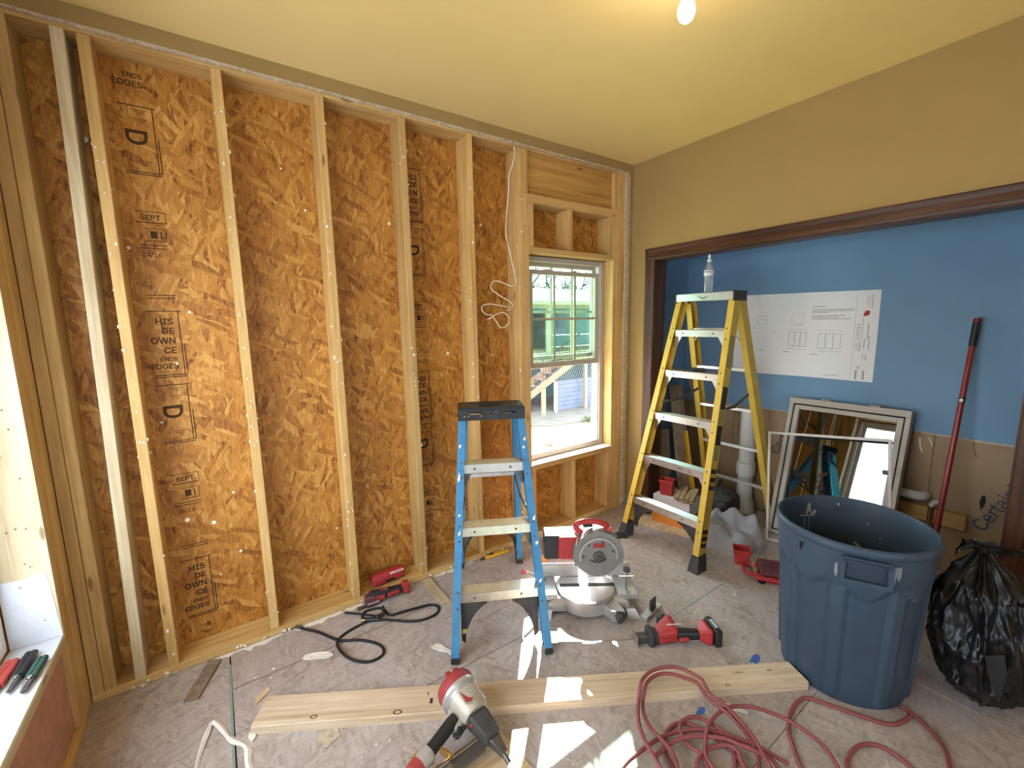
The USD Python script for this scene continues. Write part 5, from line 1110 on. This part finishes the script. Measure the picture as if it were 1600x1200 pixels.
sk = np.random.default_rng(12)
def scrap(name, label, cat, loc, pts, h, m, rotz=0, tilt_=0.0):
    t = thing(name, label, cat, (loc[0], loc[1], .0006), rotz)
    n = 5; poly = Polygon(pts).buffer(.001)
    mm = trimesh.creation.extrude_polygon(poly, h, engine='earcut').subdivide_to_size(.03)
    mm.vertices[:, 2] += np.abs(meshkit.noise(np.c_[mm.vertices[:, :2] * 40, np.zeros(len(mm.vertices))]) - .3) * tilt_
    obj('piece', mm, m, t, smooth=False); return t
scrap('drywall_scrap', 'long white torn drywall scrap lying left of the black hose loop', 'scrap', (-2.502, -.28), [(-.065, -.012), (-.03, -.020), (.045, -.018), (.07, -.004), (.05, .014), (.0, .018), (-.06, .010)], .006, 'foam_white', -28, .008)
scrap('drywall_scrap', 'curved white torn paper scrap at the left foot of the blue ladder', 'scrap', (-2.012, -.60), [(-.02, .055), (.01, .06), (.02, .03), (.03, -.02), (.028, -.06), (.018, -.06), (.012, -.02), (-.015, .02)], .004, 'foam_white', 10, .010)
scrap('drywall_scrap', 'small square grey scrap in front of the pale board', 'scrap', (-2.548, -.735), [(-.045, .03), (.02, .035), (.04, -.01), (-.005, -.05), (-.04, -.01)], .002, 'gypsum', -20, .001)
scrap('drywall_scrap', 'pale thin chip at the slanted end of the long board', 'scrap', (-2.742, -.375), [(-.04, -.015), (.03, -.01), (.045, .012), (-.02, .012)], .003, 'board_pine', 35, .004)
scrap('drywall_scrap', 'thin white sliver between the board and the hose coils', 'scrap', (-1.193, -1.57), [(-.045, .006), (-.01, .012), (.045, .004), (.05, -.006), (.0, -.010), (-.03, -.005)], .004, 'foam_white', -62, .004)
scrap('wood_strip', 'short wood strip lying on the floor between the studs and the blue ladder', 'offcut', (-1.838, -.145), [(-.027, .13), (.027, .135), (.027, -.145), (-.025, -.15)], .009, 'fresh_pine_y', 0)
for k, (x, y, lab) in enumerate(((-2.925, -.075, 'dark brown flat offcut touching the bottom plate'), (-2.968, -.178, 'dark brown flat offcut lying farther from the bottom plate'))):
    scrap('dark_offcut', lab, 'offcut', (x, y), [(-.027, .055), (.025, .055), (.027, -.050), (-.024, -.055)], .010 if k == 0 else .012, 'old_wood', -23)
ss = thing('caulk_strip', 'long bent strip of dried white caulk at the lower left of the floor', 'scrap')
sp = spline([(-3.00, -.75, .004), (-2.967, -.607, .004), (-2.955, -.532, .006), (-2.93, -.442, .010), (-2.914, -.410, .012), (-2.889, -.449, .008), (-2.86, -.525, .005), (-2.812, -.60, .005), (-2.81, -.675, .005), (-2.80, -.77, .004), (-2.80, -.86, .004)], 8)
tt = np.gradient(sp, axis=0); sdv = np.c_[-tt[:, 1], tt[:, 0]] / np.linalg.norm(tt[:, :2], axis=1)[:, None]
w_ = .006 + .007 * meshkit.noise(np.c_[np.arange(len(sp)) * .22, np.zeros(len(sp)), np.zeros(len(sp))]); v = []
for i, q in enumerate(sp):
    a = q[:2] + sdv[i] * w_[i]; b = q[:2] - sdv[i] * w_[i]
    v += [(a[0], a[1], q[2] - .003), (q[0], q[1], q[2] + .004), (b[0], b[1], q[2] - .003), (q[0], q[1], q[2] - .0036)]
f = []
for i in range(len(sp) - 1):
    for j in range(4):
        k = (j + 1) % 4; f += [(i * 4 + j, (i + 1) * 4 + j, (i + 1) * 4 + k), (i * 4 + j, (i + 1) * 4 + k, i * 4 + k)]
obj('strip', trimesh.Trimesh(v, f, process=False), 'strip_white', ss, smooth=30)
obj('torn_end', plate([(0, 0), (.018, .004), (.022, -.03), (.008, -.045), (-.004, -.02)], .006, org=(-2.80, -.545, .001)), 'strip_white', ss, smooth=False)
yt = thing('yellow_knife', 'yellow-handled utility knife lying by the plate behind the blue ladder', 'knife', (-1.345, -.035, .0), -4)
obj('handle', place(rpill(.19, .034, .022, .010), (1, 0, 0), (0, 1, 0), (.01, 0, .0115)), 'yellow_tool', yt)
obj('nose', hullpts([(-.085, y, z) for y in (-.013, .013) for z in (.004, .019)] + [(-.115, -.008, .008), (-.115, .004, .008), (-.115, -.008, .013), (-.115, .004, .013)]), 'steel_dark', yt)
obj('slider', box(-.05, -.015, -.006, .006, .0226, .027, .001), 'black_plastic', yt)
yo = thing('orange_wedge', 'small orange wood wedge on the floor behind the right blue ladder leg', 'offcut', (-1.165, -.29, .0), 20)
obj('wedge', hullpts([(x, y, 0) for x in (-.05, .05) for y in (-.02, .02)] + [(.05, y, .03) for y in (-.02, .02)] + [(-.05, y, .012) for y in (-.02, .02)]), 'box_orange', yo, smooth=False)
bits = []
CLEAR = [(-1.795, -.795, .30), (-1.55, -.35, .45), (-1.115, -.735, .36), (-1.1, -1.15, .28), (-.43, -.64, .45), (-.604, -1.73, .34), (-2.15, -1.1, .30), (-2.25, -.25, .42), (-2.85, -.58, .22), (-.1, -1.1, .25), (-2.05, .0, .2), (-2.5, -.28, .12), (-2.0, -.6, .1), (-2.95, -.12, .16), (-1.84, -.15, .17), (-2.55, -.735, .09), (-1.19, -1.57, .09)]
for k in range(420):
    s = .0015 + .0045 * sk.random() ** 2; x, y = -3.2 + 3.1 * sk.random(), -.03 - 1.7 * sk.random() ** 1.3
    if any(math.hypot(x - a, y - b) < r for a, b, r in CLEAR) or abs((x + 2.7585) * .521 + (y + .495) * .853) < .11 or (x > -1.75 and y < -1.28): continue
    q = trimesh.creation.icosphere(0, s); q.apply_scale([1 + sk.random(), 1, .6]); q.apply_translation([x, y, s * .62]); bits.append(q)
obj('floor_crumbs', bits, 'foam_white', None, label='scattered white crumbs of drywall and foam on the subfloor', cat='debris', kind='stuff', smooth=False)

# ---- tools on the left window sill
sz = LZ0 + .0013
def pliers(name, label, cat, loc, rotz, grip, jaw='steel_dark', L=.20, thick=.011, spread=.020):
    t = thing(name, label, cat, loc, rotz)
    for s in (-1, 1):
        obj('grip', tube(spline([V(.0, s * .007, .012), V(.035, s * (spread * .8), .012), V(L * .4, s * spread, .012), V(L * .62, s * spread * .8, .012)], 6), thick, 10), grip, t)
        obj('jaw', hullpts([(-.001, s * .001, .006), (-.001, s * .012, .006), (-.07, s * .001, .008), (-.065, s * .006, .008), (-.001, s * .001, .018), (-.001, s * .012, .018), (-.07, s * .001, .015), (-.065, s * .006, .015)]), 'steel' if s > 0 else jaw, t)
    obj('pivot', lathe([(0, .019), (.008, .019), (.007, .023), (0, .023)], 12, (-.008, 0, 0)), 'steel', t)
    return t
pliers('red_snips', 'snips with a fat red grip on the wrapped window sill', 'snips', (-3.436, -.40, sz), 88, 'red_grip', thick=.0118, spread=.009)
pliers('black_pliers', 'black-handled pliers lying on the wrapped sill between the red snips and green cutters', 'pliers', (-3.395, -.38, sz), 88, 'black_plastic', spread=.008)
pliers('green_cutters', 'cutters with dark green grips nearest the room on the wrapped sill', 'cutters', (-3.357, -.41, sz), 87, 'green_grip', spread=.007, L=.16, thick=.0095)
# ================================================================ OUTSIDE
plain('straw_lawn', (.42, .36, .17), .95, .1, wear=.28, scale=1.1, bump=.2, dark=(.30, .29, .17))
plain('bare_soil', (.17, .16, .14), .95, .1, wear=.2, scale=2)
plain('deck_wood', (.28, .215, .15), .8, .15, wear=.12, scale=3)
plain('stair_wood', (.20, .135, .095), .8, .15, wear=.12, scale=3)
plain('skirt_board', (.14, .16, .21), .75, .2, wear=.14, scale=3)
plain('lattice_dark', (.05, .05, .055), .7, .2)
plain('shingle', (.30, .28, .23), .9, .1, wear=.12, scale=6)
plain('siding_teal', (.13, .20, .22), .8, .2, wear=.05, scale=3)
plain('bark', (.07, .06, .055), .9, .1)
plain('bush_leaf', (.10, .13, .06), .8, .2)
plain('foundation', (.40, .39, .37), .9, .1)
GZ = -2.70
yd = thing('yard', 'straw-coloured lawn outside the window', 'lawn', kind='structure')
gx, gy = np.meshgrid(np.linspace(-14, 44, 50), np.linspace(.45, 62, 54))
gzv = GZ + .10 * (meshkit.noise(np.stack([gx * .3, gy * .3, gx * 0], -1)) - .5); n_ = gx.shape[1]
obj('lawn', trimesh.Trimesh(np.stack([gx, gy, gzv], -1).reshape(-1, 3), [t for r in range(gx.shape[0] - 1) for c in range(n_ - 1) for t in ((r * n_ + c, r * n_ + c + 1, (r + 1) * n_ + c + 1), (r * n_ + c, (r + 1) * n_ + c + 1, (r + 1) * n_ + c))], process=False), 'straw_lawn', yd, smooth=True)
obj('soil_bed', plate([(8.2, 10.8), (11.2, 10.3), (16, 10.2), (16, 16), (6, 16), (6.5, 12)], .09, org=(0, 0, GZ)), 'bare_soil', yd, smooth=False)
obj('house_foundation', box(-3.6, .95, .145, .172, GZ, -.25), 'foundation', yd, smooth=False)
ys_ = thing('landscape_stone', 'pale flat stone on the lawn outside the window', 'stone', (6.9, 8.9, GZ + .03), 30)
s = trimesh.creation.icosphere(3, 1.0); s.vertices *= (1 + .2 * (meshkit.noise(s.vertices * 2 + 5)[:, None] - .5)); s.apply_scale([.7, .4, .14]); s.apply_translation([0, 0, .10]); obj('rock', s, 'paper', ys_)
for k, (x, y, r, lb_) in enumerate(((9.8, 10.3, .28, 'low dry bush at the left edge of the soil bed outside'), (12.0, 10.05, .34, 'low dry bush at the middle of the soil bed outside'))):
    b = thing('dry_bush', lb_, 'bush', (x, y, GZ + .05)); br = np.random.default_rng(40 + k)
    obj('twigs', [tube([V(0, 0, 0), V(*(br.normal(size=2) * r * .4), r * .5), V(*(br.normal(size=2) * r * .7), r * (.7 + .6 * br.random()))], [.012, .008, .003], 4) for _ in range(40)], 'bush_leaf', b, kind='stuff')

po = thing('back_porch', 'neighbouring covered wooden porch on posts with board skirting, seen through the window', 'porch')
PY = 12.33
obj('rim_beam', box(8.2, 16.5, PY, PY + .16, -.19, .11, .01), 'deck_wood', po)
obj('deck_floor', box(8.2, 16.5, PY + .165, 16.0, .02, .11), 'deck_wood', po)
for k in range(9):
    x = 8.6 + k * .55; obj('joist_hanger', box(x - .04, x + .04, PY - .012, PY - .001, -.10, .03, .002), 'stair_wood', po)
for x in (9.12, 14.4): obj('lower_post', box(x - .09, x + .09, PY + .01, PY + .15, GZ + .02, -.195, .008), 'deck_wood', po)
obj('lower_post', box(11.60, 11.76, PY + .01, PY + .15, GZ + .02, -.195, .008), 'deck_wood', po)
for x in (9.42, 10.82, 12.3, 14.0): obj('upper_post', box(x - .085, x + .085, PY + .01, PY + .15, .115, 2.115, .008), 'deck_wood', po)
obj('upper_beam', box(8.3, 16.5, PY - .01, PY + .17, 2.12, 2.27, .008), 'deck_wood', po)
for k in range(7): obj('skirt_board', box(10.10, 16.4, PY + .45, PY + .48, GZ + .09 + k * .202, GZ + .285 + k * .202, .006), 'skirt_board', po)
obj('skirt_post', box(10.10, 10.24, PY + .40, PY + .449, GZ + .05, -1.2, .004), 'deck_wood', po)
obj('vent_backing', box(10.1, 16.4, PY + .47, PY + .49, -1.19, -.2), 'lattice_dark', po, smooth=False)
obj('vent_slats', [bar((10.1 + k * .14, PY + .455, -1.19), (10.1 + k * .14 + .5, PY + .455, -.2), .035, .012, (1, 0, 0)) for k in range(42)], 'siding_teal', po, kind='stuff', smooth=False)
obj('handrail', [box(9.55, 16.4, PY + .05, PY + .09, .92, .96, .005)], 'vinyl_white', po)
obj('handrail', [box(9.55, 16.4, PY + .05, PY + .09, .40, .43, .005)], 'vinyl_white', po)
obj('house_wall', box(7.6, 17, 16.0, 16.2, GZ, 2.6), 'siding_teal', po, smooth=False)
obj('porch_door', box(10.9, 12.1, 15.95, 15.995, .12, 2.05, .01), 'lattice_dark', po)
obj('porch_window', box(13.0, 14.2, 15.95, 15.995, .9, 2.0, .01), 'skirt_board', po)
v = np.array([(8.2, 11.9, 2.28), (17, 11.9, 2.28), (17, 16.6, 3.25), (9.6, 16.6, 3.25)]); v = np.vstack([v, v + V(0, 0, .10)])
obj('roof_deck', hullpts(v), 'shingle', po, smooth=False)
for k in range(9):
    t0, t1 = k / 9, (k + 1) / 9; q = lambda x0, t: V(x0, 11.9 + 4.7 * t, 2.385 + .97 * t)
    xl = lambda t: 8.2 + 1.4 * t
    obj('shingle_course', hullpts(np.array([q(xl(t0), t0), q(17, t0), q(xl(t1), t1), q(17, t1), q(xl(t0), t0) + V(0, 0, .022), q(17, t0) + V(0, 0, .022)])), 'shingle', po, smooth=False)
obj('gutter', box(8.15, 17, 11.80, 11.90, 2.24, 2.37, .02), 'deck_wood', po)
dp = thing('downspout', 'white downspout standing at the corner of the porch skirting', 'pipe', (9.98, PY + .30, GZ + .02))
obj('pipe', box(-.04, .04, -.04, .04, .12, 1.5, .01), 'vinyl_white', dp)
obj('shoe', bar((0, 0, .12), (-.06, -.25, .03), .08, .07, (1, 0, 0), .01), 'vinyl_white', dp)
st_ = thing('deck_stairs', 'wooden stairs with black balusters climbing to the porch, seen through the window', 'stairs')
s0, s1 = V(5.1, 12.2, GZ + .02), V(10.3, 12.2, .03)
for dy in (0, .9): obj('stringer', bar(s0 + V(0, -dy, 0), s1 + V(0, -dy, 0), .05, .28, (0, 1, 0), .006), 'stair_wood', st_)
for k in range(11):
    c = s0 + (s1 - s0) * ((k + .6) / 11.4) + V(0, 0, -.02); obj('tread', box(c[0] - .15, c[0] + .15, 11.33, 12.17, c[2], c[2] + .035, .004), 'stair_wood', st_)
for side, dy in (('a', .0),):
    r0, r1 = s0 + V(.3, -.9, 1.20), s1 + V(0, -.9, 1.02)
    obj('top_rail', bar(r0, r1, .05, .045, (0, 1, 0), .004), 'black_plastic', st_); obj('low_rail', bar(r0 - V(0, 0, .80), r1 - V(0, 0, .80), .04, .035, (0, 1, 0), .004), 'black_plastic', st_)
    for k in range(34):
        c = r0 + (r1 - r0) * ((k + .5) / 34); obj('baluster', cyl(c - V(0, 0, .80), c, .013, sides=6), 'black_plastic', st_)
pt = thing('patio_table', 'dark patio table standing beyond the porch post outside', 'table', (9.85, 14.5, GZ + .09))
obj('top', box(-.6, .6, -.4, .4, .68, .72, .01), 'bark', pt)
for sx_ in (-1, 1):
    for sy_ in (-1, 1): obj('leg', box(sx_ * .52 - .03, sx_ * .52 + .03, sy_ * .34 - .03, sy_ * .34 + .03, 0, .679, .004), 'bark', pt)
pc = thing('patio_chair', 'brown patio chair standing left of the outdoor table', 'chair', (9.0, 13.6, GZ + .09), 25)
obj('seat', box(-.24, .24, -.24, .24, .40, .45, .01), 'bark', pc); obj('backrest', box(-.24, .24, .20, .25, .455, .95, .01), 'bark', pc)
for sx_ in (-1, 1):
    for sy_ in (-1, 1): obj('leg', box(sx_ * .20 - .025, sx_ * .20 + .025, sy_ * .20 - .025, sy_ * .20 + .025, 0, .399, .004), 'bark', pc)
def bare_tree(label, x, y, h, seed):
    t = thing('bare_tree', label, 'tree', (x, y, GZ)); r = np.random.default_rng(seed); trunk, twigs = [], []
    def grow(p, d, l, rad, lev):
        q = p + d * l * .5 + r.normal(size=3) * l * .05; e = q + unit(d + r.normal(size=3) * .15) * l * .5
        (trunk if lev < 2 else twigs).append(tube([p, q, e], [rad, rad * .85, rad * .68], 6 if lev < 2 else 3))
        if lev >= 5: return
        for k in range(3 if lev < 4 else 2):
            nd = unit(d + r.normal(size=3) * (.62 if lev else .5) + V(0, 0, .12)); grow(p + (e - p) * (.55 + .45 * r.random()), nd, l * (.62 + .2 * r.random()), rad * .68, lev + 1)
    grow(V(0, 0, 0), V(0, 0, 1), h * .34, h * .024, 0)
    obj('trunk', trunk, 'bark', t); obj('branches', twigs, 'bark', t, kind='stuff', smooth=False)
for i, (x, y, h, lb_) in enumerate(((13.5, 24, 9.0, 'bare winter tree beyond the porch roof at the left of the window'), (19.5, 25, 10.5, 'bare winter tree beyond the porch roof at the middle of the window'), (25.5, 26, 11, 'bare winter tree beyond the porch roof at the right of the window'), (16.5, 40, 11.5, 'far bare tree between the two left trees outside'), (30, 39, 12, 'far bare tree between the two right trees outside'))):
    bare_tree(lb_, x, y, h, 60 + i)
